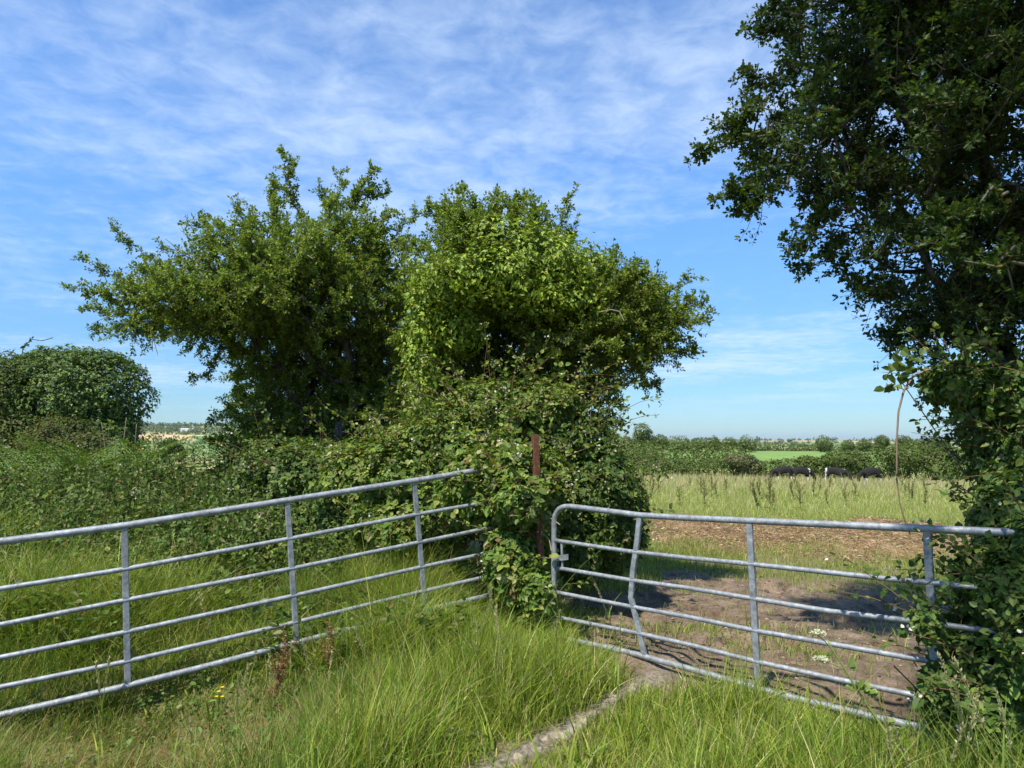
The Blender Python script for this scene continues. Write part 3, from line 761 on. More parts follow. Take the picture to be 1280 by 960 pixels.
# single arching cane hanging in the view
t = empty('bramble_cane', at(1130, 662, 4.6), 'long thin bare bramble cane hanging down beside the grazing cows', 'bramble cane')
st, lf = MB(), MB()
P = np.array([at(x, y, Y) for x, y, Y in [(1190, 470, 4.7), (1160, 462, 4.6), (1142, 470, 4.55), (1130, 487, 4.5), (1123, 515, 4.5), (1121, 550, 4.5), (1121, 600, 4.5), (1125, 630, 4.5), (1132, 655, 4.5), (1138, 668, 4.5)]])
tube(st, resample(P, .04), np.linspace(.0085, .0035, len(resample(P, .04))), 6, (.22, .15, .10))
tw = twigs(P[[1, 1, 2, 2, 3, 0, 0]], norm(np.array([[-1, 0, .5], [-.8, 0, .9], [-1, 0, .2], [-.5, 0, 1], [-1, 0, .3], [.3, 0, 1], [-.2, 0, -1]])), np.array([.22, .25, .2, .22, .15, .3, .2]), 5, rng, .15, -.05)
twig_wood(st, tw, .003, .0015, 4, (.2, .2, .08))
twig_leaves(lf, tw, 6, 2, .062, [(3, (.09, .14, .03)), (2, (.14, .19, .045))], rng, OVAL, 1.2, .1, .02, .5, .3, droop=.5)
for o in (st.build('stem', TWIG, t), lf.build('leaf_spray', BRAM, t)): o.location = [-v for v in t.location]

# ------------------------------------------------------------------ round ivy clad tree and shrub at far left
rng = np.random.RandomState(51)
def simple_tree(name, label, cat, base, blobs, n, size, pal, rng, group=None, mat=None, tmpl=KITE, lump=.25, seed=1, depth=.4, trunk_r=.12, limbs=8, droop=.5, sides=None, freq=1.2):
    t = empty(name, base, label, cat, group)
    cr, tr = MB(), MB()
    shell_foliage(cr, blobs, n, size, pal, rng, tmpl, 1.1, depth, lump, droop=droop, seed=seed, freq=freq, sides=sides)
    base = np.array(base, float)
    topc = np.mean([b[0] for b in blobs], 0)
    mid = base * .5 + topc * .5; mid[:2] += rng.normal(0, .1, 2)
    tube(tr, resample(np.array([base - UP * .2, mid, topc]), .4), np.linspace(trunk_r, trunk_r * .5, len(resample(np.array([base - UP * .2, mid, topc]), .4))), 7, (.1, .09, .07))
    e = [blobs[rng.randint(len(blobs))] for _ in range(limbs)]
    edges_tube(tr, np.tile(mid, (limbs, 1)), [b[0] + sphere(1, rng)[0] * b[1] * .6 for b in e], trunk_r * .45, trunk_r * .12, 5, (.1, .09, .07))
    for o in (tr.build('trunk', BARK, t), cr.build('crown', mat or IVYM, t)): o.location = [float(-v) for v in base]
    return t
simple_tree('ivy_clad_tree', 'rounded dome of a tree wholly covered in dark glossy ivy', 'tree', gp(95, 20, 0),
    [B(95, 500, 20, 84, 66, 2.0), B(130, 490, 20, 50, 52, 1.5), B(60, 490, 20, 60, 55, 1.7), B(110, 545, 19.6, 66, 40, 1.6)], 60000, .078, IVYD, rng, tmpl=IVY, lump=.19, seed=21, depth=.3, droop=1.2, freq=1.6, sides=(0, -1, .3))
simple_tree('elder_shrub', 'yellowish brown shrub leaning against the ivy dome at the edge of view', 'shrub', gp(-5, 19, 0),
    [B(0, 490, 18.6, 42, 52, 1.4), B(-40, 500, 18.6, 60, 65, 1.5), B(25, 540, 18.4, 40, 30, 1.0)], 14000, .085, [(4, (.08, .115, .03)), (3, (.11, .135, .035)), (1.4, (.14, .12, .05))], rng, mat=FAR, lump=.35, seed=22, depth=.6, freq=2.2, sides=(0, -1, .3))
simple_tree('hawthorn_shrub', 'olive hawthorn shrub growing against the foot of the ivy dome', 'shrub', gp(85, 18, 0),
    [B(78, 538, 18, 34, 18, .7), B(60, 552, 17.6, 34, 20, .7), B(106, 556, 17.6, 34, 16, .7)], 7000, .075, [(4, (.085, .11, .03)), (2, (.11, .12, .04)), (1, (.14, .11, .05))], rng, mat=FAR, lump=.4, seed=23, depth=.6, freq=2.5, sides=(0, -1, .3))
simple_tree('hawthorn_shrub', 'small dark shrub down the slope next to the stubble field in the valley', 'shrub', gp(210, 60, 0),
    [B(212, 562, 60, 14, 14, 1.0), B(222, 566, 60, 9, 9, .8)], 3000, .18, HAWD, rng, mat=FAR, lump=.3, seed=24)
# sprig on top of the dome
mb = MB(); P = np.array([at(x, y, 19.5) for x, y in [(28, 440), (30, 432), (40, 424), (52, 426), (60, 424), (66, 422)]])
t = empty('briar', P[0], 'thin briar arching out of the top of the ivy dome against the sky', 'briar')
tube(mb, resample(P, .08), .012, 5, (.1, .09, .06)); lf = MB()
twig_leaves(lf, P[None, :3], 12, 3, .08, HAWD, rng)
for o in (mb.build('stem', TWIG, t), lf.build('leaf_spray', FAR, t)): o.location = [-v for v in t.location]
# dry stalks in front of it
for i, (px, y0, Y) in enumerate([(126, 528, 16.0), (155, 522, 16.2), (167, 530, 15.8), (176, 540, 15.5), (184, 546, 15.6), (148, 548, 15.4), (192, 550, 15.2)]):
    b = gp(px, Y, 0); a = at(px + rng.uniform(-2, 5), y0, Y)
    mb = MB(); mid = (a + b) / 2 + rng.normal(0, .1, 3)
    P = resample(np.array([b, mid, a]), .15); tube(mb, P - b, np.linspace(.015, .007, len(P)), 6, (.20, .16, .11))
    o = mb.build('dead_stalk', TWIG); o.location = [float(v) for v in b]
    tag(o, 'dry leafless brown stalk standing before the ivy dome', 'dead stalk', 'dead stalks before the ivy dome')

# ------------------------------------------------------------------ bracken
rng = np.random.RandomState(61)
BRK = [(4, (.085, .145, .024)), (3, (.115, .18, .03)), (1.4, (.17, .21, .045)), (.5, (.20, .15, .06))]
def make_bracken(rng, nfr=9):
    lf, st = MB(), MB()
    for k in range(nfr):
        a = rng.uniform(0, 2 * math.pi); el = rng.uniform(.8, 1.35); Ls = rng.uniform(1.0, 1.45)
        d = np.array([math.cos(a) * math.cos(el), math.sin(a) * math.cos(el), math.sin(el)])
        pts = [np.array([math.cos(a), math.sin(a), 0]) * .06]
        for j in range(16):
            d = norm(d + np.array([math.cos(a), math.sin(a), -.5]) * .058); pts.append(pts[-1] + d * Ls / 16)
        pts = np.array(pts); tube(st, pts, np.linspace(.007, .002, len(pts)), 4, (.16, .19, .05))
        for j in range(5, 17):
            t_ = (j - 5) / 12.; pl = .34 * (1 - t_) ** .8 + .03
            T = norm(pts[j] - pts[j - 1]); S = norm(np.cross(T, UP)); N = np.cross(S, T)
            for sg in (1, -1):
                pd = norm(S * sg + T * .35); n = max(3, int(pl / .042))
                q = pts[j] + pd * (np.linspace(.05, 1, n) * pl)[:, None] - UP * (np.linspace(0, 1, n)[:, None] ** 2 * .05)
                for s2 in (1, -1):
                    side = norm(np.cross(N, pd)) * s2
                    Dl = np.tile(norm(side + pd * .5), (n, 1)) + rng.normal(0, .1, (n, 3))
                    leaves(lf, q, Dl, np.tile(N, (n, 1)) + rng.normal(0, .15, (n, 3)), (.085 * (1 - np.linspace(0, .75, n))) * (1 - .4 * t_) + .014, KITE, .8, pick_cols(n, BRK, rng, .12))
    return lf, st
protos = []
for v in range(3):
    t = empty('bracken', (0, 0, 0)); lf, st = make_bracken(rng); lf.build('fronds', BRAM, t); st.build('stalk', TWIG, t); protos.append(t)
spots = [(x + rng.uniform(-9, 9), Y + rng.uniform(-.5, .5)) for x, Y in
         [(-12, 13), (28, 13.2), (64, 13), (100, 13.4), (136, 13.2), (172, 13), (10, 14.5), (48, 14.8), (86, 15), (122, 14.6), (158, 14.5), (196, 14),
          (0, 12), (44, 11.8), (80, 12), (118, 12), (150, 12.2), (215, 12.5), (240, 12), (190, 12), (262, 11.5), (-50, 13), (-95, 12.5), (-60, 11.5), (-140, 13.2)]]
for i, (px, Y) in enumerate(spots):
    o = protos[i] if i < 3 else copy_tree(protos[i % 3])
    o.location = [float(v) for v in gp(px, Y, -.03)]; o.rotation_euler = (0, 0, rng.uniform(0, 6.28)); s = rng.uniform(1.22, 1.45) * (.60 if px > 180 else 1); o.scale = (s, s, s)
    tag(o, 'green bracken clump in the bank of fern below the ivy dome', 'bracken', 'bracken along the bank at left')

# ------------------------------------------------------------------ nettles and tall herbs on the left bank: uncountable
rng = np.random.RandomState(71)
mb = MB()
n = 10500
Y = rng.uniform(6.5, 12.6, n); px = rng.uniform(-330, 430, n); X = (px - 640) / F * Y
keep = fbm(np.c_[X, Y], .8, 88) > .33
X, Y = X[keep], Y[keep]; n = len(X)
H = rng.uniform(.55, 1.0, n) * (.55 + .45 * sstep(6.6, 9.0, Y)) * (.62 + .75 * fbm(np.c_[X, Y], 1.3, 17)) * (1 - .45 * sstep(9.2, 11, Y)) * (1 - .35 * sstep(9, 10, Y) * (X / Y * F + 640 < 200))
base = np.c_[X, Y, height(X, Y)]
tw = twigs(base, np.tile(UP, (n, 1)) + rng.normal(0, .12, (n, 3)), H, 5, rng, .08, .1)
twig_wood(mb, tw, .004, .002, 3, (.11, .13, .05))
twig_leaves(mb, tw, 12, 2, .046, NET, rng, OVAL, .95, .12, .01, .75, .0, droop=.45, szvar=.3)
o = mb.build('nettles', BRAM); tag(o, 'dense nettles and tall herbs covering the bank behind the sagging gate', 'nettles', kind='stuff')

# ------------------------------------------------------------------ grass
def blades(mb, P, H, W, lean, pal, rng, seg=3, bend=.6, var=.18):
    """P (n,3) roots, H heights, lean (n,2) horizontal lean"""
    n = len(P)
    if n == 0: return
    la = rng.uniform(0, 2 * math.pi, n)
    side = np.c_[np.cos(la), np.sin(la), np.zeros(n)]
    rows_ = []
    L3 = np.c_[lean, np.zeros(n)]
    for j in range(seg + 1):
        t_ = j / seg
        c_ = P + UP * (H * (t_ - .22 * np.minimum(np.linalg.norm(lean, axis=1), 1.6) * t_ ** 2))[:, None] + L3 * (H * (bend * t_ ** 2 + (1 - bend) * .5 * t_))[:, None]
        w = W * (1 - t_ ** 1.6 * .93) * .5
        rows_.append(c_ - side * w[:, None]); rows_.append(c_ + side * w[:, None])
    V = np.stack(rows_, 1)
    q = np.array([[2 * j, 2 * j + 1, 2 * j + 3, 2 * j + 2] for j in range(seg)])
    Fc = (np.arange(n)[:, None, None] * (2 * seg + 2) + q[None]).reshape(-1, 4)
    C = pick_cols(n, pal, rng, var)
    mb.add(V.reshape(-1, 3), Fc, np.repeat(C, 2 * seg + 2, 0), smooth=True)
def tufts(region, ntuft, per, rad_, rng):
    c_ = region(ntuft)
    m_ = len(c_)
    k = np.maximum(1, rng.poisson(per, m_)); idx = np.repeat(np.arange(m_), k)
    off = rng.normal(0, 1, (len(idx), 2)) * (rad_ * rng.uniform(.6, 1.4, m_))[idx][:, None]
    return c_[idx] + off, off / rad_, idx
rng = np.random.RandomState(81)
def in_path(x, y):   # behind the gate line on the right: mud
    return mud_mask(x, y)
WIND = np.array([.12, .04])
g = MB()
def verge(n):
    Y = rng.uniform(2.3, 6.7, n * 2) ; X = rng.uniform(-1.22, 1.22, n * 2) * (Y * .80 + .3)
    w = rng.rand(n * 2) < Y / 6.7
    return np.c_[X, Y][w][:n]
XY, off, idx = tufts(verge, 13500, 15, .07, rng)
X, Y = XY.T
den = (1 - .88 * np.clip(bare_mask(X, Y), 0, 1)) * (1 - .985 * mud_mask(X, Y))
cln = fbm(XY, 1.1, 91)
s_, t_ = kerb_dist(X, Y)
den *= np.where((np.abs(s_) < .055) & (t_ < 2.0), .1, 1)
# short trodden turf around the bare patch, long lush grass elsewhere
short = np.minimum(1, 1.25 * np.exp(-(((X + 1.95) / .92) ** 2 + ((Y - 4.0) / .70) ** 4)))
kp = rng.rand(len(X)) < den * (.45 + .9 * cln)
X, Y, off, cln, short = X[kp], Y[kp], off[kp], cln[kp], short[kp]
H = (.11 + .25 * sstep(.3, .7, cln)) * np.exp(rng.normal(0, .28, len(X))) * (1 - .68 * short)
ks, kt = kerb_dist(X, Y)
H *= 1 - .62 * np.exp(-((ks + .12) / .24) ** 2) * (kt < 2.0)
gl = np.abs((X - GA[0][0]) * (GA[1] - GA[0])[1] - (Y - GA[0][1]) * (GA[1] - GA[0])[0]) / np.linalg.norm(GA[1] - GA[0])
H *= np.where((X < -.5), .45 + .30 * sstep(-2.0, -1.5, X) + (.55 - .30 * sstep(-2.0, -1.5, X)) * sstep(.2, 1.1, gl), 1)
gr = ((X - GB[0][0]) * (GB[0] - GB[1])[1] + (Y - GB[0][1]) * (GB[1] - GB[0])[0]) / np.linalg.norm(GB[1] - GB[0])
H *= np.where((X > .4), .35 + .65 * sstep(.1, .75, np.abs(gr)), 1) * np.where(X > 1.45, .55, 1)
lean = off * .34 + WIND + rng.normal(0, .30, (len(X), 2)) + .5 * (np.c_[fbm(np.c_[X, Y], 1.6, 55), fbm(np.c_[X, Y], 1.6, 56)] - .5)
P = np.c_[X, Y, height(X, Y) - .01]
left = X < -.9
blades(g, P[~left], H[~left], rng.uniform(.004, .009, (~left).sum()), lean[~left], GR, rng, 4)
dry = left & (rng.rand(len(X)) < .42 * short)
left &= ~dry
blades(g, P[dry], H[dry] * 1.2, rng.uniform(.003, .006, dry.sum()), lean[dry] * 2.2, [(3, (.34, .28, .14)), (2, (.26, .17, .08)), (2, (.20, .20, .06)), (1.8, (.30, .13, .055))], rng, 3)
blades(g, P[left], H[left], rng.uniform(.0035, .008, left.sum()), lean[left], GRD, rng, 4)
# broad leaved weeds low in the turf
k = 4500
q = verge(k); q = q[np.abs(kerb_dist(q[:, 0], q[:, 1])[0] + .05) > .2]; q = q[bare_mask(q[:, 0], q[:, 1]) < .35]; q = q[rng.rand(len(q)) < (1 - mud_mask(q[:, 0], q[:, 1])) * (fbm(q, 1.4, 61) > .5)]; k = len(q)
idx = np.repeat(np.arange(k), 3); q = q[idx] + rng.normal(0, .025, (k * 3, 2)); k = len(q)
leaves(g, np.c_[q, height(q[:, 0], q[:, 1]) + rng.uniform(.02, .16, k)], np.c_[rng.normal(0, 1, (k, 2)), rng.uniform(0, .8, k)], np.tile(UP, (k, 1)) + rng.normal(0, .5, (k, 3)), rng.uniform(.018, .048, k), OVAL, 1.0, pick_cols(k, [(3, (.09, .16, .028)), (2, (.13, .20, .035)), (1, (.19, .23, .05))], rng))
k = 5200; q = verge(k); q = q[(mud_mask(q[:, 0], q[:, 1]) < .3) & (np.abs(kerb_dist(q[:, 0], q[:, 1])[0] + .05) > .15)]; k = len(q)
blades(g, np.c_[q, height(q[:, 0], q[:, 1])], rng.uniform(.12, .36, k) * np.where(q[:, 0] < -.9, .5, 1), rng.uniform(.009, .016, k), rng.normal(0, .7, (k, 2)), GR[:3], rng, 5)
# grass behind the sagging gate
def back(n):
    Y = rng.uniform(5.2, 9.2, n); px = rng.uniform(-330, 640, n); return np.c_[(px - 640) / F * Y, Y]
XY, off, idx = tufts(back, 7400, 15, .08, rng); X, Y = XY.T
cln = fbm(XY, 1.0, 92); kp = rng.rand(len(X)) < (.35 + .9 * cln); X, Y, off, cln = X[kp], Y[kp], off[kp], cln[kp]
H = (.18 + .30 * sstep(.3, .7, cln)) * np.exp(rng.normal(0, .28, len(X))) 
blades(g, np.c_[X, Y, height(X, Y) - .01], H, rng.uniform(.004, .008, len(X)), off * .5 + WIND + rng.normal(0, .42, (len(X), 2)), GR, rng, 4)
k = 9000; q = back(k); q = q[fbm(q, 1.1, 63) > .46]; k = len(q); idx = np.repeat(np.arange(k), 3); q = q[idx] + rng.normal(0, .03, (k * 3, 2)); k = len(q)
leaves(g, np.c_[q, height(q[:, 0], q[:, 1]) + rng.uniform(.05, .42, k)], np.c_[rng.normal(0, 1, (k, 2)), rng.uniform(-.2, .8, k)], np.tile(UP, (k, 1)) + rng.normal(0, .5, (k, 3)), rng.uniform(.03, .08, k), OVAL, .95, pick_cols(k, NET, rng))
# a thin turf between the gate, the mud and the straw
def mid(n):
    Y = rng.uniform(5.4, 19, n) ; px = rng.uniform(680, 1560, n); return np.c_[(px - 640) / F * Y, Y]
XY = mid(215000); X, Y = XY.T
den = (1 - mud_mask(X, Y) * (.97 - .35 * sstep(.52, .66, fbm(XY, 1.3, 97)))) * (1 - .93 * straw_mask(X, Y)) * (.25 + .75 * sstep(.28, .55, fbm(XY, .7, 95)))
kp = rng.rand(len(X)) < den; X, Y = X[kp], Y[kp]
H = rng.uniform(.05, .15, len(X)) * (.7 + .6 * sstep(8, 14, Y))
blades(g, np.c_[X, Y, height(X, Y) - .005], H, rng.uniform(.006, .012, len(X)), rng.normal(0, .4, (len(X), 2)), GRD[:3] + PAST + PAST, rng, 2)
o = g.build('grass', GRASS); tag(o, 'long rough grass on the verge around and behind both gates', 'grass', kind='stuff')

# pasture grass and its seed heads
rng = np.random.RandomState(91)
g = MB()
n = 205000
Y = 11 * (84 / 11.) ** rng.rand(n); px = rng.uniform(650, 1520, n); X = (px - 640) / F * Y
XY = np.c_[X, Y]
kp = (rng.rand(n) < (1 - straw_mask(X, Y)) * sstep(9.5, 16, Y + 3 * fbm(XY, .4, 3)) * (.5 + .8 * fbm(XY, .25, 4))) & (Y < 85 - .62 * (X - 14))
X, Y = X[kp], Y[kp]; n = len(X)
H = np.where(Y < 30, .16, .16 + .008 * np.minimum(Y - 30, 25)) * np.exp(rng.normal(0, .35, n)) * (.6 + .8 * fbm(np.c_[X, Y], .3, 8))
t_ = sstep(24, 60, Y + rng.normal(0, 6, n))
P = np.c_[X, Y, height(X, Y) - .01]; W = np.maximum(.008, Y * .00075)
far_ = rng.rand(n) < t_
blades(g, P[~far_], H[~far_], W[~far_], rng.normal(0, .4, (n, 2))[~far_] + WIND, PAST, rng, 2)
blades(g, P[far_], H[far_] * 1.15, W[far_] * .9, rng.normal(0, .25, (n, 2))[far_] + WIND * .6, [(3, (.42, .38, .18)), (3, (.50, .42, .25)), (2.5, (.29, .33, .09)), (1.5, (.42, .31, .20))], rng, 2)
o = g.build('pasture_grass', GRASS); tag(o, 'tall seeding grass of the cow pasture beyond the muddy gateway', 'grass', kind='stuff')

# loose straw on the muck
rng = np.random.RandomState(97)
g = MB(); n = 130000
X = rng.uniform(.5, 12, n); Y = rng.uniform(10.5, 19, n); kp = rng.rand(n) < straw_mask(X, Y) * (.4 + .9 * fbm(np.c_[X, Y], 1.2, 5)); X, Y = X[kp], Y[kp]; n = len(X)
a = rng.uniform(0, 6.28, n); D = np.c_[np.cos(a), np.sin(a), rng.normal(.12, .25, n)]
leaves(g, np.c_[X, Y, height(X, Y) + .01 + .05 * rng.rand(n)], D, np.tile(UP, (n, 1)) + rng.normal(0, .3, (n, 3)), rng.uniform(.03, .11, n), KITE, .12, pick_cols(n, [(3, (.48, .34, .19)), (3, (.37, .24, .125)), (2.5, (.60, .48, .30)), (1.8, (.18, .11, .06))], rng))
o = g.build('straw', PLAIN); tag(o, 'trampled brown straw and muck strewn across the pasture beyond the gate', 'straw', kind='stuff')
# clods and stones in the gateway mud
g = MB(); n = 2600
X = rng.uniform(.3, 6, n); Y = rng.uniform(3.8, 10, n); kp = rng.rand(n) < mud_mask(X, Y); X, Y = X[kp], Y[kp]; n = len(X)
ico = np.array([[0, 0, 1], [.9, 0, .35], [.28, .85, .35], [-.73, .53, .35], [-.73, -.53, .35], [.28, -.85, .35], [0, 0, -.4]])
icf = np.array([[0, 1, 2], [0, 2, 3], [0, 3, 4], [0, 4, 5], [0, 5, 1], [6, 2, 1], [6, 3, 2], [6, 4, 3], [6, 5, 4], [6, 1, 5]])
sz = .009 * np.exp(rng.normal(0, .42, n))
V = np.c_[X, Y, height(X, Y)][:, None] + ico[None] * sz[:, None, None] * rng.uniform(.6, 1.4, (n, 7, 3)) * np.array([1.3, 1.3, .7])
g.add(V.reshape(-1, 3), (np.arange(n)[:, None, None] * 7 + icf[None]).reshape(-1, 3), np.repeat(pick_cols(n, [(3, (.17, .115, .08)), (2, (.26, .18, .13)), (1, (.09, .06, .045)), (.2, (.30, .26, .21))], rng), 7, 0))
o = g.build('mud_clods', PLAIN); tag(o, 'poached mud clods and small stones in the gateway', 'mud clods', kind='stuff')

# broken concrete lip at the edge of the gateway
rng = np.random.RandomState(101)
mb = MB(); u = (K1 - K0) / np.linalg.norm(K1 - K0); nv = np.array([-u[1], u[0]]); Lk = np.linalg.norm(K1 - K0)
ns, nc = 260, 16
S_t = np.linspace(-.9, Lk + .05, ns); C_t = np.linspace(-1, 1, nc)
SS, CC = np.meshgrid(S_t, C_t, indexing='ij')
pp = np.stack([SS.ravel(), CC.ravel() * .1], 1)
wd = .05 * (.6 + .8 * vnoise(np.stack([SS.ravel(), np.zeros(SS.size)], 1), 3.0, 5)).reshape(SS.shape)
bx = K0[0] + u[0] * SS + nv[0] * (CC * wd + .03 * np.sin(SS * 5)); by = K0[1] + u[1] * SS + nv[1] * (CC * wd + .03 * np.sin(SS * 5))
lift = (1 - CC ** 4) * (.01 + .09 * (fbm(np.stack([bx.ravel(), by.ravel()], 1), 16, 6, 3).reshape(SS.shape) - .34)) - .03 * CC ** 6
lift = lift * sstep(.34, .55, fbm(np.stack([SS.ravel(), CC.ravel() * .05], 1), 4.5, 15, 2).reshape(SS.shape) + .06) - .012
bz = height(bx, by) + lift * sstep(Lk + .1, Lk - .5, SS)
i_, j_ = np.meshgrid(np.arange(ns - 1), np.arange(nc - 1), indexing='ij'); q = i_ * nc + j_
mb.add(np.stack([bx, by, bz], -1).reshape(-1, 3), np.stack([q, q + nc, q + nc + 1, q + 1], -1).reshape(-1, 4))
kb_ = mb.build('kerb', STONE); tag(kb_, 'broken pale concrete lip edging the gateway, half buried in grass', 'kerb', kind='structure')

# ------------------------------------------------------------------ individual plants
rng = np.random.RandomState(111)
def dock(px, Y, label, nl=7, size=.30, rz=0, pal=[(3, (.09, .16, .035)), (2, (.12, .19, .04))]):
    b = gp(px, Y, 0); t = empty('dock_plant', b, label, 'dock', 'dock plants behind the sagging gate')
    lf = MB()
    for k in range(nl):
        a = rz + k * 2.4; el = rng.uniform(.35, .95); d = np.array([math.cos(a) * math.cos(el), math.sin(a) * math.cos(el), math.sin(el)])
        Ls = size * rng.uniform(.8, 1.2); m_ = 9; pts = [d * .04]
        for j in range(m_): d = norm(d - UP * .09); pts.append(pts[-1] + d * Ls / m_)
        pts = np.array(pts); s = norm(np.cross(d, UP)); tt = np.linspace(0, 1, m_ + 1)
        w = Ls * .17 * np.sin(np.clip((tt - .12) / .88, 0, 1) ** .75 * math.pi) + .004
        wav = .02 * np.sin(tt * 22 + k)
        rows_ = np.stack([pts - s * w[:, None] + UP * (.3 * w + wav)[:, None], pts, pts + s * w[:, None] + UP * (.3 * w - wav)[:, None]], 1)
        q = np.array([[3 * j + c_, 3 * j + c_ + 1, 3 * j + c_ + 4, 3 * j + c_ + 3] for j in range(m_) for c_ in (0, 1)])
        lf.add(rows_.reshape(-1, 3), q, pick_cols(1, pal, rng, .1)[0], smooth=True)
    lf.build('leaves', BRAM, t)
    return t
dock(398, 6.35, 'big leaved dock growing by the middle upright of the sagging gate', 9, .36)
dock(108, 6.9, 'broad dock leaves showing between the rails behind the nearest gate upright', 9, .40, 1.0)
dock(28, 7.0, 'dock rosette at the left edge behind the second gate rail', 8, .34, 2.0)
dock(330, 7.3, 'dock tucked in the grass below the shaded bramble thicket', 8, .32, .5)
def seed_stalk(px, Y, H, label, pal, group, name='dock_stalk', cat='dock', thick=.55):
    b = gp(px, Y, 0); t = empty(name, b, label, cat, group)
    st, lf = MB(), MB()
    nb = 5
    tw = twigs(np.zeros((1, 3)), np.array([[rng.normal(0, .1), rng.normal(0, .1), 1.]]), np.array([H]), 6, rng, .05, .1)
    br = twigs(tw[0][[2, 3, 3, 4, 5]], norm(np.c_[rng.normal(0, .6, (nb, 2)), np.ones(nb)]), np.full(nb, H * .35), 4, rng, .1, .1)
    twig_wood(st, tw, .006 * thick, .002 * thick, 5, (.22, .15, .08)); twig_wood(st, br, .003 * thick, .0015 * thick, 4, (.22, .15, .08))
    twig_leaves(lf, br, 14, 4, .022 * thick, pal, rng, OVAL, 1.3, .0, .02, .2, .1)
    twig_leaves(lf, tw, 24, 4, .022 * thick, pal, rng, OVAL, 1.3, .4, .02, .2, .1)
    k = 6; d = np.c_[rng.normal(0, 1, (k, 2)), rng.uniform(.1, .6, k)]
    leaves(lf, tw[0][[0, 0, 1, 1, 2, 2]], d, np.tile(UP, (k, 1)), .2 * thick ** .5 * H, OVAL, .7, pick_cols(k, [(1, (.12, .17, .04))], rng))
    st.build('stem', TWIG, t); lf.build('seed_head', GRASS, t)
    return t
RUSTY = [(3, (.26, .12, .055)), (2, (.34, .19, .09)), (1, (.20, .16, .06))]
seed_stalk(362, 5.0, .42, 'rust coloured dock seed stalk by the foot of the middle gate upright', RUSTY, 'docks gone to seed')
seed_stalk(352, 4.8, .34, 'shorter reddish dock seed stalk just left of the taller one by the gate', RUSTY, 'docks gone to seed')
seed_stalk(418, 5.1, .40, 'brown dried dock stalk in the lush grass right of the middle gate upright', RUSTY, 'docks gone to seed')
# docks scattered through the pasture
protos = []
for v in range(4):
    t = seed_stalk(900, 40, rng.uniform(.8, 1.0), None, [(3, (.26, .25, .09)), (2, (.32, .24, .12)), (3, (.21, .25, .07))], None, thick=1.5)
    protos.append(t)
spots = []
for k in range(52):
    Y = 22 * (66 / 22.) ** rng.rand(); spots.append((rng.uniform(800, 1215), Y))
for i, (px, Y) in enumerate(spots):
    o = protos[i] if i < 4 else copy_tree(protos[i % 4])
    o.location = [float(v) for v in gp(px, Y, -.03)]; o.rotation_euler = (0, 0, rng.uniform(0, 6.28)); s = rng.uniform(.7, 1.15); o.scale = (s, s, s)
    tag(o, 'upright brownish dock stalk standing in the cow pasture', 'dock', 'dock stalks in the pasture')
# cow parsley leaning over the mud
def hogweed(label):
    b = gp(1128, 3.15, 0); b[:] = at(1140, 965, 3.15); t = empty('hogweed', b, label, 'hogweed')
    st, lf, fl = MB(), MB(), MB()
    main = np.array([at(x, y, Y) for x, y, Y in [(1152, 985, 3.2), (1130, 945, 3.25), (1100, 905, 3.3), (1075, 868, 3.3), (1057, 838, 3.3), (1044, 818, 3.3), (1034, 800, 3.3)]])
    tube(st, resample(main, .03), np.linspace(.0085, .0035, len(resample(main, .03))), 7, (.20, .24, .06))
    ends = [(at(1022, 794, 3.3), main[5]), (at(1026, 827, 3.28), main[4]), (at(1040, 800, 3.3), main[5])]
    for e_, s0 in ends[:2]:
        tube(st, resample(np.array([s0, (s0 + e_) / 2 + (0, 0, .01), e_]), .02), .0025, 5, (.2, .24, .06))
    um = []
    for (e_, s0), nf in zip(ends[:2], (16, 18)):
        fl = MB(); k = nf
        a = rng.uniform(0, 6.28, k); r_ = .036 * np.sqrt(rng.rand(k))
        tip = e_ + np.c_[r_ * np.cos(a), r_ * np.sin(a), .02 - r_ * .3]
        edges_tube(fl, np.tile(e_, (k, 1)), tip, .0008, .0007, 3, (.3, .34, .14))
        for dd in range(8):
            leaves(fl, tip + rng.normal(0, .003, tip.shape), np.c_[rng.normal(0, 1, (k, 2)), rng.normal(.2, .5, k)], np.tile(UP, (k, 1)) + rng.normal(0, .6, (k, 3)), .009, OVAL, 1.4, pick_cols(k, [(1, (.66, .66, .52)), (1, (.56, .58, .40))], rng, .08))
        um.append(fl.build('flower_head', GRASS, t))
    for (i, dx, dz, s) in [(3, -.05, .04, .10), (3, .07, .02, .12), (4, .05, .03, .09), (3, .0, .05, .10), (2, .08, .03, .10), (5, -.05, .0, .05)]:
        k = 5; d = norm(np.array([dx, 0, dz]))
        D = d + rng.normal(0, .45, (k, 3)); leaves(lf, np.tile(main[i] + d * .02, (k, 1)), D, np.tile(UP - np.array([0, .6, 0]), (k, 1)), s * .5, LOBED, 1.0, pick_cols(k, [(1, (.15, .22, .04)), (1, (.20, .26, .06))], rng, .1))
    for o in [st.build('stem', TWIG, t), lf.build('leaves', BRAM, t)] + um: o.location = [-v for v in t.location]
hogweed('leaning hogweed with two small cream flower heads in front of the mud')
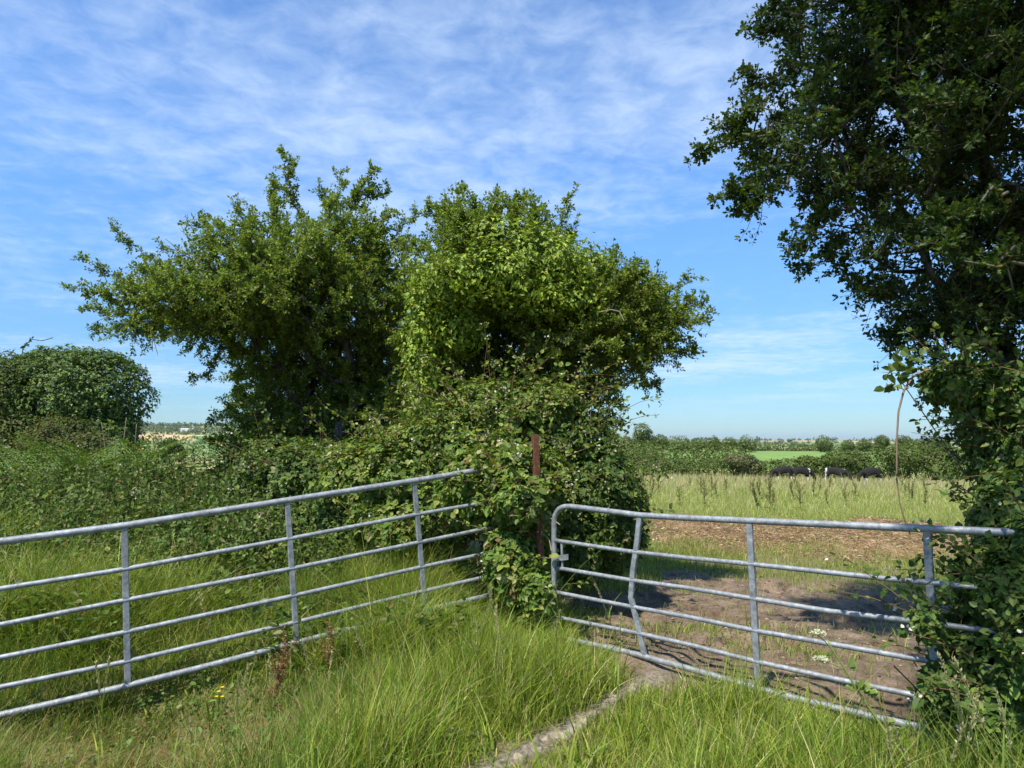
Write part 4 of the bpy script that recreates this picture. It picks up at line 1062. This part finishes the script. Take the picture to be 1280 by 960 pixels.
# buttercup
b = gp(285, 4.75, 0); t = empty('buttercup', b, 'yellow buttercup flowering at the end of the lowest gate rail', 'buttercup')
st = MB(); ends = [np.array([.0, 0, .24]), np.array([-.02, .02, .20]), np.array([.03, -.01, .21]), np.array([.015, .02, .26])]
edges_tube(st, np.zeros((4, 3)), ends, .002, .0015, 4, (.14, .2, .05)); st.build('stem', TWIG, t)
for e_ in ends:
    fl = MB(); k = 5; a = np.arange(5) * 1.257
    leaves(fl, np.tile(e_, (k, 1)), np.c_[np.cos(a), np.sin(a), np.full(5, .45)], np.tile(UP, (k, 1)), .016, OVAL, 1.7, np.tile([.75, .60, .02], (k, 1)))
    fl.build('flower', GRASS, t)
# tall flowering grass stems lower right and in the verge
def grass_stem(px, Y, H, lean, label, group):
    b = gp(px, Y, 0); t = empty('grass_stem', b, label, 'grass stem', group)
    st, sd = MB(), MB()
    tw = twigs(np.zeros((1, 3)), np.array([[lean[0], lean[1], 1.]]), np.array([H]), 8, rng, .03, -.02)
    twig_wood(st, tw, .0028, .0014, 4, (.24, .27, .09))
    twig_leaves(sd, tw[:, 5:], 26, 3, .017, [(2, (.42, .40, .20)), (2, (.32, .33, .13)), (1, (.46, .36, .22))], rng, KITE, .7, .0, .008, .2, 1.6)
    k = 4
    blades(st, tw[0][[0, 1, 2, 3]], np.full(k, H * .45), np.full(k, .009), rng.normal(0, .8, (k, 2)), [(1, (.16, .22, .04))], rng, 5)
    st.build('stalk', GRASS, t); sd.build('seed_head', GRASS, t)
for i, (px, Y, H, lx, ly) in enumerate([(1225, 3.1, .75, -.25, .1), (1195, 3.2, .66, -.12, 0), (1255, 2.95, .78, -.3, 0), (1085, 3.15, .42, .05, 0), (1110, 3.05, .5, -.1, 0), (1170, 3.1, .6, .12, 0), (1270, 2.9, .65, -.15, .1), (1140, 3.15, .46, .2, 0), (1150, 2.95, .52, -.2, .0)]):
    grass_stem(px, Y, H, (lx, ly), 'tall flowering grass stem arching before the deep green bramble', 'flowering grass stems at lower right')
for i in range(26):
    grass_stem(rng.uniform(20, 780), rng.uniform(4.0, 6.4), rng.uniform(.45, .62), rng.normal(0, .15, 2), 'pale seeding grass stem rising above the long verge grass', 'seeding grass stems in the verge')
# coarse blades lower right
g = MB(); n = 1900; px = rng.uniform(1010, 1330, n); Y = rng.uniform(2.6, 3.6, n); X = (px - 640) / F * Y
blades(g, np.c_[X, Y, height(X, Y)], rng.uniform(.2, .5, n), rng.uniform(.006, .011, n), rng.normal(0, .5, (n, 2)) + (-.25, 0), GRD, rng, 5)
o = g.build('coarse_grass', GRASS); tag(o, 'coarse arching grass under the bramble at lower right', 'grass', kind='stuff')

# ------------------------------------------------------------------ cows
def cow_mesh(name, head_down=True, seed=0):
    """one continuous skin-modifier body: spine, neck, head, four jointed legs, tail"""
    V, E, Rd = [], [], []
    def v(p, r, par=None):
        V.append(p); Rd.append(r)
        if par is not None: E.append((par, len(V) - 1))
        return len(V) - 1
    pel = v((-.75, 0, 1.22), (.27, .30)); b1 = v((-.35, 0, 1.14), (.34, .40), pel); b2 = v((.10, 0, 1.10), (.36, .42), b1); sh = v((.55, 0, 1.16), (.29, .38), b2)
    nk = v((.88, 0, 1.08), (.17, .24), sh)
    if head_down:
        n2 = v((1.12, 0, .78), (.14, .18), nk); h = v((1.26, 0, .48), (.12, .15), n2); mz = v((1.38, 0, .18), (.085, .09), h)
    else:
        n2 = v((1.15, 0, 1.28), (.14, .18), nk); h = v((1.42, 0, 1.36), (.12, .15), n2); mz = v((1.72, 0, 1.24), (.085, .09), h)
    for s in (1, -1):
        v((h and V[h][0] - .04, s * .22, V[h][2] + .08), (.03, .05), h)                # ears
        k = v((-.68, s * .20, .88), (.15, .19), pel); hk = v((-.88, s * .19, .52), (.065, .08), k); ft = v((-.80, s * .19, .08), (.05, .055), hk); v((-.76, s * .19, .0), (.06, .065), ft)
        e = v((.52, s * .18, .80), (.12, .15), sh); kn = v((.55, s * .17, .42), (.06, .065), e); f2 = v((.53, s * .17, .08), (.045, .05), kn); v((.56, s * .17, .0), (.06, .06), f2)
    tl = v((-1.05, 0, 1.28), (.05, .05), pel); t2 = v((-1.14, 0, .85), (.028, .028), tl); v((-1.13, 0, .45), (.05, .05), t2)
    me = bpy.data.meshes.new(name); me.from_pydata(V, E, [])
    ob = bpy.data.objects.new(name, me); COL.objects.link(ob)
    sk = ob.modifiers.new('skin', 'SKIN'); sk.use_smooth_shade = True
    for i, r_ in enumerate(Rd):
        me.skin_vertices[0].data[i].radius = r_
    me.skin_vertices[0].data[0].use_root = True
    sb = ob.modifiers.new('sub', 'SUBSURF'); sb.levels = 2; sb.render_levels = 2
    dg = bpy.context.evaluated_depsgraph_get()
    fin = bpy.data.meshes.new_from_object(ob.evaluated_get(dg))
    bpy.data.objects.remove(ob)
    n = len(fin.vertices); co = np.zeros(n * 3, np.float32); fin.vertices.foreach_get('co', co); co = co.reshape(-1, 3)
    nz = fbm(co + seed * 7.3, 1.15, seed, 2)
    white = (nz > .80) | ((co[:, 2] < .58) & (np.abs(co[:, 0]) < .95)) | ((np.abs(co[:, 0] + .80) < .05) & (seed == 2)) | ((np.abs(co[:, 0] - .70) < .03) & (co[:, 2] > .9) & (seed == 1)) | ((co[:, 2] < .82) & (np.abs(co[:, 1]) < .16) & (np.abs(co[:, 0]) < .4))
    c_ = np.where(white[:, None], np.array([.70, .67, .62]), np.array([.016, .014, .013]))
    a_ = fin.color_attributes.new('Col', 'FLOAT_COLOR', 'POINT'); a_.data.foreach_set('color', np.c_[c_, np.ones(n)].astype(np.float32).ravel())
    fin.materials.clear(); fin.materials.append(PLAIN)
    for p in fin.polygons: p.use_smooth = True
    return fin
for i, (px, Y, rz, lab) in enumerate([(977, 62.5, math.pi, 'leftmost black cow grazing, partly behind its neighbour, head away in the grass'), (999, 61, 0.1, 'black and white cow grazing close beside the leftmost cow'),
                                      (1042, 60, -.75, 'black cow with a white striped rump grazing alone in the middle of the four'), (1085, 59, math.pi + .2, 'rightmost black cow grazing with its back to the hedge')]):
    b = gp(px, Y, -.02); t = empty('cow', b, lab, 'cow', 'cows grazing in the pasture', rz)
    o = bpy.data.objects.new('body', cow_mesh('cow', True, i)); COL.objects.link(o); o.parent = t; t.scale = (.95, .95, 1.0)

# ------------------------------------------------------------------ far hedge, field trees, valley
rng = np.random.RandomState(121)
def hedge(name, label, pts, hgt, wid_, n, size, pal, rng, seed, up_var=.35):
    pts = np.asarray(pts, float); Ls = np.r_[0, np.cumsum(np.linalg.norm(np.diff(pts, axis=0), axis=1))]
    nb = int(Ls[-1] / (wid_ * .8)) + 2; blobs = []
    for t_ in np.linspace(0, Ls[-1], nb):
        x, y = np.interp(t_, Ls, pts[:, 0]), np.interp(t_, Ls, pts[:, 1]); hh = hgt(x, y) * rng.uniform(1 - up_var, 1 + up_var * .5)
        z = h1(x, y); w_ = wid_ * rng.uniform(.7, 1.25)
        blobs.append((np.array([x + rng.normal(0, .3), y + rng.normal(0, .5), z + hh * .45]), np.array([w_, w_ * .9, hh * .55])))
    t = empty(name, (pts[0][0], pts[0][1], h1(*pts[0])), label, 'hedge')
    lf, st = MB(), MB()
    shell_foliage(lf, blobs, n, size, pal, rng, KITE, 1.3, .3, .3, droop=.2, upn=.5, freq=.9, seed=seed, sides=(0, -1, .35))
    b = np.array([bl[0] for bl in blobs]); b0 = b.copy(); b0[:, 2] = height(b[:, 0], b[:, 1]) - .1
    edges_tube(st, b0, b, .08, .05, 5, (.1, .09, .07))
    for o in (lf.build('foliage', FAR, t), st.build('stems', BARK, t)): o.location = [-v for v in t.location]
    return t
HG = [(4, (.075, .112, .026)), (3, (.10, .138, .03)), (2, (.135, .17, .042)), (.8, (.18, .18, .07))]
hl = lambda px, Y: ((px - 640) / F * Y, Y)
hedge('hedge', 'long dense hedge closing the far side of the cow pasture', [hl(700, 86), hl(780, 83), hl(880, 78), hl(980, 73.5), hl(1090, 70), hl(1180, 67), hl(1300, 64)],
      lambda x, y: 2.15 + 1.25 * sstep(29, 36, x) + .8 * sstep(17, 11, x), 1.25, 60000, .20, HG, rng, 31, .12)
hedge('hedge', 'distant dark hedge line beyond the bright green field', [hl(700, 268), hl(840, 268), hl(980, 266), hl(1120, 266), hl(1320, 266)], lambda x, y: 3.2, 3.6, 12000, .7, HG, rng, 32)
hedge('hedge', 'tall overgrown hedge at the left end of the pasture beyond the dark bramble clump', [hl(735, 110), hl(780, 104), hl(840, 100), hl(905, 97)], lambda x, y: 3.6, 2.6, 9000, .32, HG, rng, 33)
bushes = [(925, 76.5, 571, 20, 8, 'pale blossoming elder bush in the pasture hedge behind the cows'), (1052, 72, 570, 24, 10, 'rounded thorn bush swelling out of the hedge above the middle cow'), (1140, 69, 565, 34, 14, 'broad bush bulging out of the hedge right of the cows'),
          (1010, 75, 574, 16, 7, 'low bush in the hedge beside the bright green field'), (800, 84, 566, 26, 12, 'bush at the left end of the pasture hedge')]
for i, (px, Y, py, rx, ry, lab) in enumerate(bushes):
    pal = [(3, (.12, .13, .05)), (2, (.22, .21, .12)), (2, (.09, .11, .035))] if i == 0 else HG
    simple_tree('hedge_bush', lab, 'bush', gp(px, Y - 1.2, 0), [B(px, py + 4, Y - 1.2, rx, ry, 1.6), B(px + rx * .5, py + 12, Y - 1.2, rx * .7, ry, 1.4)], 3500, .2, pal, rng, group='bushes in the pasture hedge', mat=FAR, lump=.3, seed=40 + i, depth=.3, freq=.9)
trees = [(803, 150, 540, 13, 12, 'tall round tree rising highest above the hedges at the left of the tree line'), (826, 170, 551, 10, 8, 'small round tree next right of the tall round one'), (848, 185, 553, 16, 9, 'broad low tree second right of the tall round one'),
         (874, 195, 554, 13, 8, 'middling dark tree in the middle of the left tree row'), (893, 200, 553, 9, 8, 'narrow olive tree in the left tree row'), (912, 205, 554, 10, 8, 'tree just left of the double crowned one'), (932, 210, 553, 13, 9, 'double crowned tree ending the left tree row'),
         (1029, 215, 553, 11, 8, 'lone round tree standing over the bright green field'), (1060, 230, 556, 8, 6, 'low tree right of the lone round one'), (1080, 220, 555, 9, 6, 'dark bushy tree above the rightmost cow'), (1102, 180, 551, 9, 7, 'round tree just left of the hanging cane'),
         (1131, 175, 551, 11, 7, 'round tree just right of the hanging cane'), (1155, 190, 555, 13, 7, 'spreading tree close by the overhanging hawthorn'), (1176, 185, 553, 12, 8, 'tree half hidden by the overhanging hawthorn leaves'), (783, 160, 553, 11, 8, 'tree partly hidden by the dark bramble clump')]
for i, (px, Y, py, rx, ry, lab) in enumerate(trees):
    bl = [B(px, py, Y, rx * .8, ry, rx * Y / F * .9), B(px - rx * .4, py + ry * .5, Y, rx * .6, ry * .7, rx * Y / F * .6), B(px + rx * .45, py + ry * .4, Y, rx * .6, ry * .7, rx * Y / F * .6), B(px + rx * rng.uniform(-.3, .3), py + ry * .95, Y, rx * .8, ry * .6, rx * Y / F * .7)]
    simple_tree('field_tree', lab, 'tree', gp(px, Y, 0), bl, 2600, .34, HG + [(1, (.12, .15, .04))], rng, group='trees of the distant hedgerows', mat=FAR, lump=.35, seed=60 + i, depth=.35, freq=.45, trunk_r=.25)

# far woods and hedgerows on the hills: reads as one mass
g = MB()
def row(az0, az1, r0, r1, step, hgt, size, dens, rng):
    Ln = max(2, int(math.radians(abs(az1 - az0)) * (r0 + r1) / 2 / step) + 1)
    t_ = np.linspace(0, 1, Ln) + rng.normal(0, .3 / Ln, Ln)
    a = np.radians(az0 + (az1 - az0) * t_); r_ = r0 + (r1 - r0) * t_ + rng.normal(0, step * .4, Ln)
    x, y = r_ * np.sin(a), r_ * np.cos(a); z = height(x, y)
    hh = hgt * np.exp(rng.normal(0, .4, Ln))
    k = dens; idx = np.repeat(np.arange(Ln), k); d = sphere(len(idx), rng)
    c_ = np.c_[x, y, z + hh * .45][idx]; Rr = np.c_[hh * .8, hh * .8, hh * .55][idx]
    P = c_ + d * Rr * (rng.rand(len(idx), 1) ** .3)
    leaves(g, P, sphere(len(idx), rng), norm(d + UP * .4), size * hh[idx] / hgt, KITE, 1.3, pick_cols(len(idx), HG, rng))
for k in range(15):      # valley to the left
    r_ = [320, 420, 540, 680, 860, 1080, 1320, 1830, 2050, 2150, 2300, 2500, 2800, 3100, 3500][k]
    row(-33, -14, r_ * rng.uniform(.96, 1.04), r_ * rng.uniform(.96, 1.04), r_ * .0045, 3 + r_ * .0022, r_ * .0018, 26, rng)
for k in range(9):
    a0 = rng.uniform(-31, -18); r_ = rng.uniform(500, 1900); row(a0, a0 + rng.uniform(-2, 2), r_, r_ * 1.4, r_ * .006, 4 + r_ * .0018, r_ * .0018, 24, rng)
for r_ in (330, 480, 800, 1300, 1900, 2600, 3600, 4600, 5600):   # behind the pasture
    row(-2, 42, r_, r_ * rng.uniform(.93, 1.07), r_ * .007, 3.5 + r_ * .0014, r_ * .0020, 16, rng)
o = g.build('distant_woods', FAR); tag(o, 'faint dark hedgerows and woods across the far hills', 'woods', kind='stuff')
# white farm shed on the hill
def shed(px, py, Y, wd, hw, dp, label):
    x, y = (px - 640) / F * Y, Y; z = h1(x, y); t = empty('farm_shed', (x, y, z), label, 'shed', 'farm sheds on the far hill')
    mb = MB(); V = [(-wd, -dp, -2), (wd, -dp, -2), (wd, dp, -2), (-wd, dp, -2), (-wd, -dp, hw), (wd, -dp, hw), (wd, dp, hw), (-wd, dp, hw), (-wd, 0, hw * 1.5), (wd, 0, hw * 1.5)]
    mb.add(V, [[0, 1, 5, 4], [1, 2, 6, 5], [2, 3, 7, 6], [3, 0, 4, 7]], (.62, .62, .60)); mb.add(np.array(V)[[4, 7, 8, 5, 6, 9]], [[0, 1, 2], [3, 5, 4]], (.62, .62, .60)); mb.build('wall', PLAIN, t)
    mb = MB(); a = np.array(V) + (0, 0, .3)
    mb.add(a[[4, 5, 9, 8, 7, 6]] * np.array([1.03, 1.05, 1]), [[0, 1, 2, 3], [3, 2, 5, 4]], (.42, .45, .47)); mb.build('roof', PLAIN, t)
shed(236, 538, 1850, 17, 7, 10, 'long pale farm shed on the hill above the stubble field')
shed(246, 537, 1900, 8, 6, 8, 'smaller grey shed just right of the long pale one')

# ------------------------------------------------------------------ haze
mb = MB(); hz0, hz1, hr = float(GZ.min()) - 1.0, float(max(GZ.max(), 100)) + 20, 14500
V = [(sx * hr, sy * hr, z_) for z_ in (hz0, hz1) for sx, sy in ((-1, -1), (1, -1), (1, 1), (-1, 1))]
mb.add(V, [[3, 2, 1, 0], [4, 5, 6, 7], [0, 1, 5, 4], [1, 2, 6, 5], [2, 3, 7, 6], [3, 0, 4, 7]])
m, nt, out = new_mat('haze air')
pv = nt.nodes.new('ShaderNodeVolumePrincipled'); pv.inputs['Color'].default_value = (.78, .86, 1, 1); pv.inputs['Density'].default_value = .00005; pv.inputs['Anisotropy'].default_value = .3
nt.links.new(pv.outputs[0], out.inputs['Volume'])
hz = mb.build('haze', m); tag(hz, kind='stuff')

# ------------------------------------------------------------------ sky and sun
SUN_EL, SUN_AZ = 59.0, 212.0      # azimuth clockwise from +Y: high behind the viewer
w = bpy.data.worlds.new('World'); scene.world = w; w.use_nodes = True
nt = w.node_tree; nt.nodes.clear(); N, L = nt.nodes.new, nt.links.new
out = N('ShaderNodeOutputWorld'); bg = N('ShaderNodeBackground'); bg.inputs['Strength'].default_value = .112
sky = N('ShaderNodeTexSky'); sky.sky_type = 'NISHITA'; sky.sun_disc = False; sky.sun_elevation = R(SUN_EL); sky.sun_rotation = R(SUN_AZ)
sky.air_density = 1.0; sky.dust_density = .2; sky.ozone_density = 3.0
tc = N('ShaderNodeTexCoord'); sx = N('ShaderNodeSeparateXYZ'); L(tc.outputs['Generated'], sx.inputs[0])
def mth(op, a, b=None, c=None):
    n = N('ShaderNodeMath'); n.operation = op
    for i, v_ in enumerate((a, b, c)):
        if v_ is None: continue
        if isinstance(v_, (int, float)): n.inputs[i].default_value = v_
        else: L(v_, n.inputs[i])
    return n.outputs[0]
zz = mth('MAXIMUM', mth('ADD', sx.outputs['Z'], .055), .02)
cx = N('ShaderNodeCombineXYZ'); L(mth('DIVIDE', sx.outputs['X'], zz), cx.inputs[0]); L(mth('DIVIDE', sx.outputs['Y'], zz), cx.inputs[1])
mp = N('ShaderNodeMapping'); mp.inputs['Rotation'].default_value = (0, 0, R(28)); mp.inputs['Location'].default_value = (21.9, 9.6, 0); mp.inputs['Scale'].default_value = (.85, 1.1, 1); L(cx.outputs[0], mp.inputs[0])
def nz(vec, sc, det, ro, dist=0):
    n = N('ShaderNodeTexNoise'); n.inputs['Scale'].default_value = sc; n.inputs['Detail'].default_value = det; n.inputs['Roughness'].default_value = ro; n.inputs['Distortion'].default_value = dist
    L(vec, n.inputs['Vector']); return n.outputs['Fac']
big = nz(mp.outputs[0], .46, 2, .5, 0); wisp = nz(mp.outputs[0], 1.9, 5, .55, .2); rip = nz(cx.outputs[0], 8.0, 8, .62, .35)
f = mth('ADD', mth('MULTIPLY', big, 1.05), mth('ADD', mth('MULTIPLY', wisp, .42), mth('MULTIPLY', rip, .48)))
mr = N('ShaderNodeMapRange'); mr.interpolation_type = 'SMOOTHSTEP'; L(f, mr.inputs[0]); mr.inputs[1].default_value = .89; mr.inputs[2].default_value = 1.46; mr.inputs[3].default_value = 0; mr.inputs[4].default_value = .85
tn = N('ShaderNodeMix'); tn.data_type = 'RGBA'; tn.blend_type = 'MULTIPLY'; tn.inputs[0].default_value = 1; L(sky.outputs[0], tn.inputs[6]); tn.inputs[7].default_value = (.68, .97, 1.24, 1)
hf = N('ShaderNodeMapRange'); hf.interpolation_type = 'SMOOTHSTEP'; L(sx.outputs['Z'], hf.inputs[0]); hf.inputs[1].default_value = 0; hf.inputs[2].default_value = .38; hf.inputs[3].default_value = .58; hf.inputs[4].default_value = 1.04
t2 = N('ShaderNodeMix'); t2.data_type = 'RGBA'; t2.blend_type = 'MULTIPLY'; t2.inputs[0].default_value = 1; L(tn.outputs[2], t2.inputs[6]); L(hf.outputs[0], t2.inputs[7])
cloud = N('ShaderNodeMix'); cloud.data_type = 'RGBA'; hz_ = N('ShaderNodeMapRange'); hz_.interpolation_type = 'SMOOTHSTEP'; L(sx.outputs['Z'], hz_.inputs[0]); hz_.inputs[1].default_value = .0; hz_.inputs[2].default_value = .09
L(mth('MULTIPLY', mr.outputs[0], hz_.outputs[0]), cloud.inputs[0]); L(t2.outputs[2], cloud.inputs[6]); cloud.inputs[7].default_value = (4.2, 5.1, 6.3, 1)
L(cloud.outputs[2], bg.inputs['Color']); L(bg.outputs[0], out.inputs[0])
sd = bpy.data.lights.new('sun', 'SUN'); sd.energy = 4.5; sd.angle = R(1.2); sd.color = (1, .95, .86)
so = bpy.data.objects.new('sun', sd); COL.objects.link(so)
a, e_ = R(SUN_AZ), R(SUN_EL)
v_ = Vector((math.sin(a) * math.cos(e_), math.cos(a) * math.cos(e_), math.sin(e_)))
so.rotation_euler = v_.to_track_quat('Z', 'Y').to_euler()
so.location = v_ * 50

vs = scene.view_settings
vs.view_transform = 'Standard'; vs.look = 'None'; vs.exposure = 0.78; vs.gamma = 1.0; vs.use_curve_mapping = False
scene.cycles.use_denoising = True
scene.cycles.max_bounces = 6; scene.cycles.diffuse_bounces = 3; scene.cycles.transmission_bounces = 4; scene.cycles.volume_bounces = 0
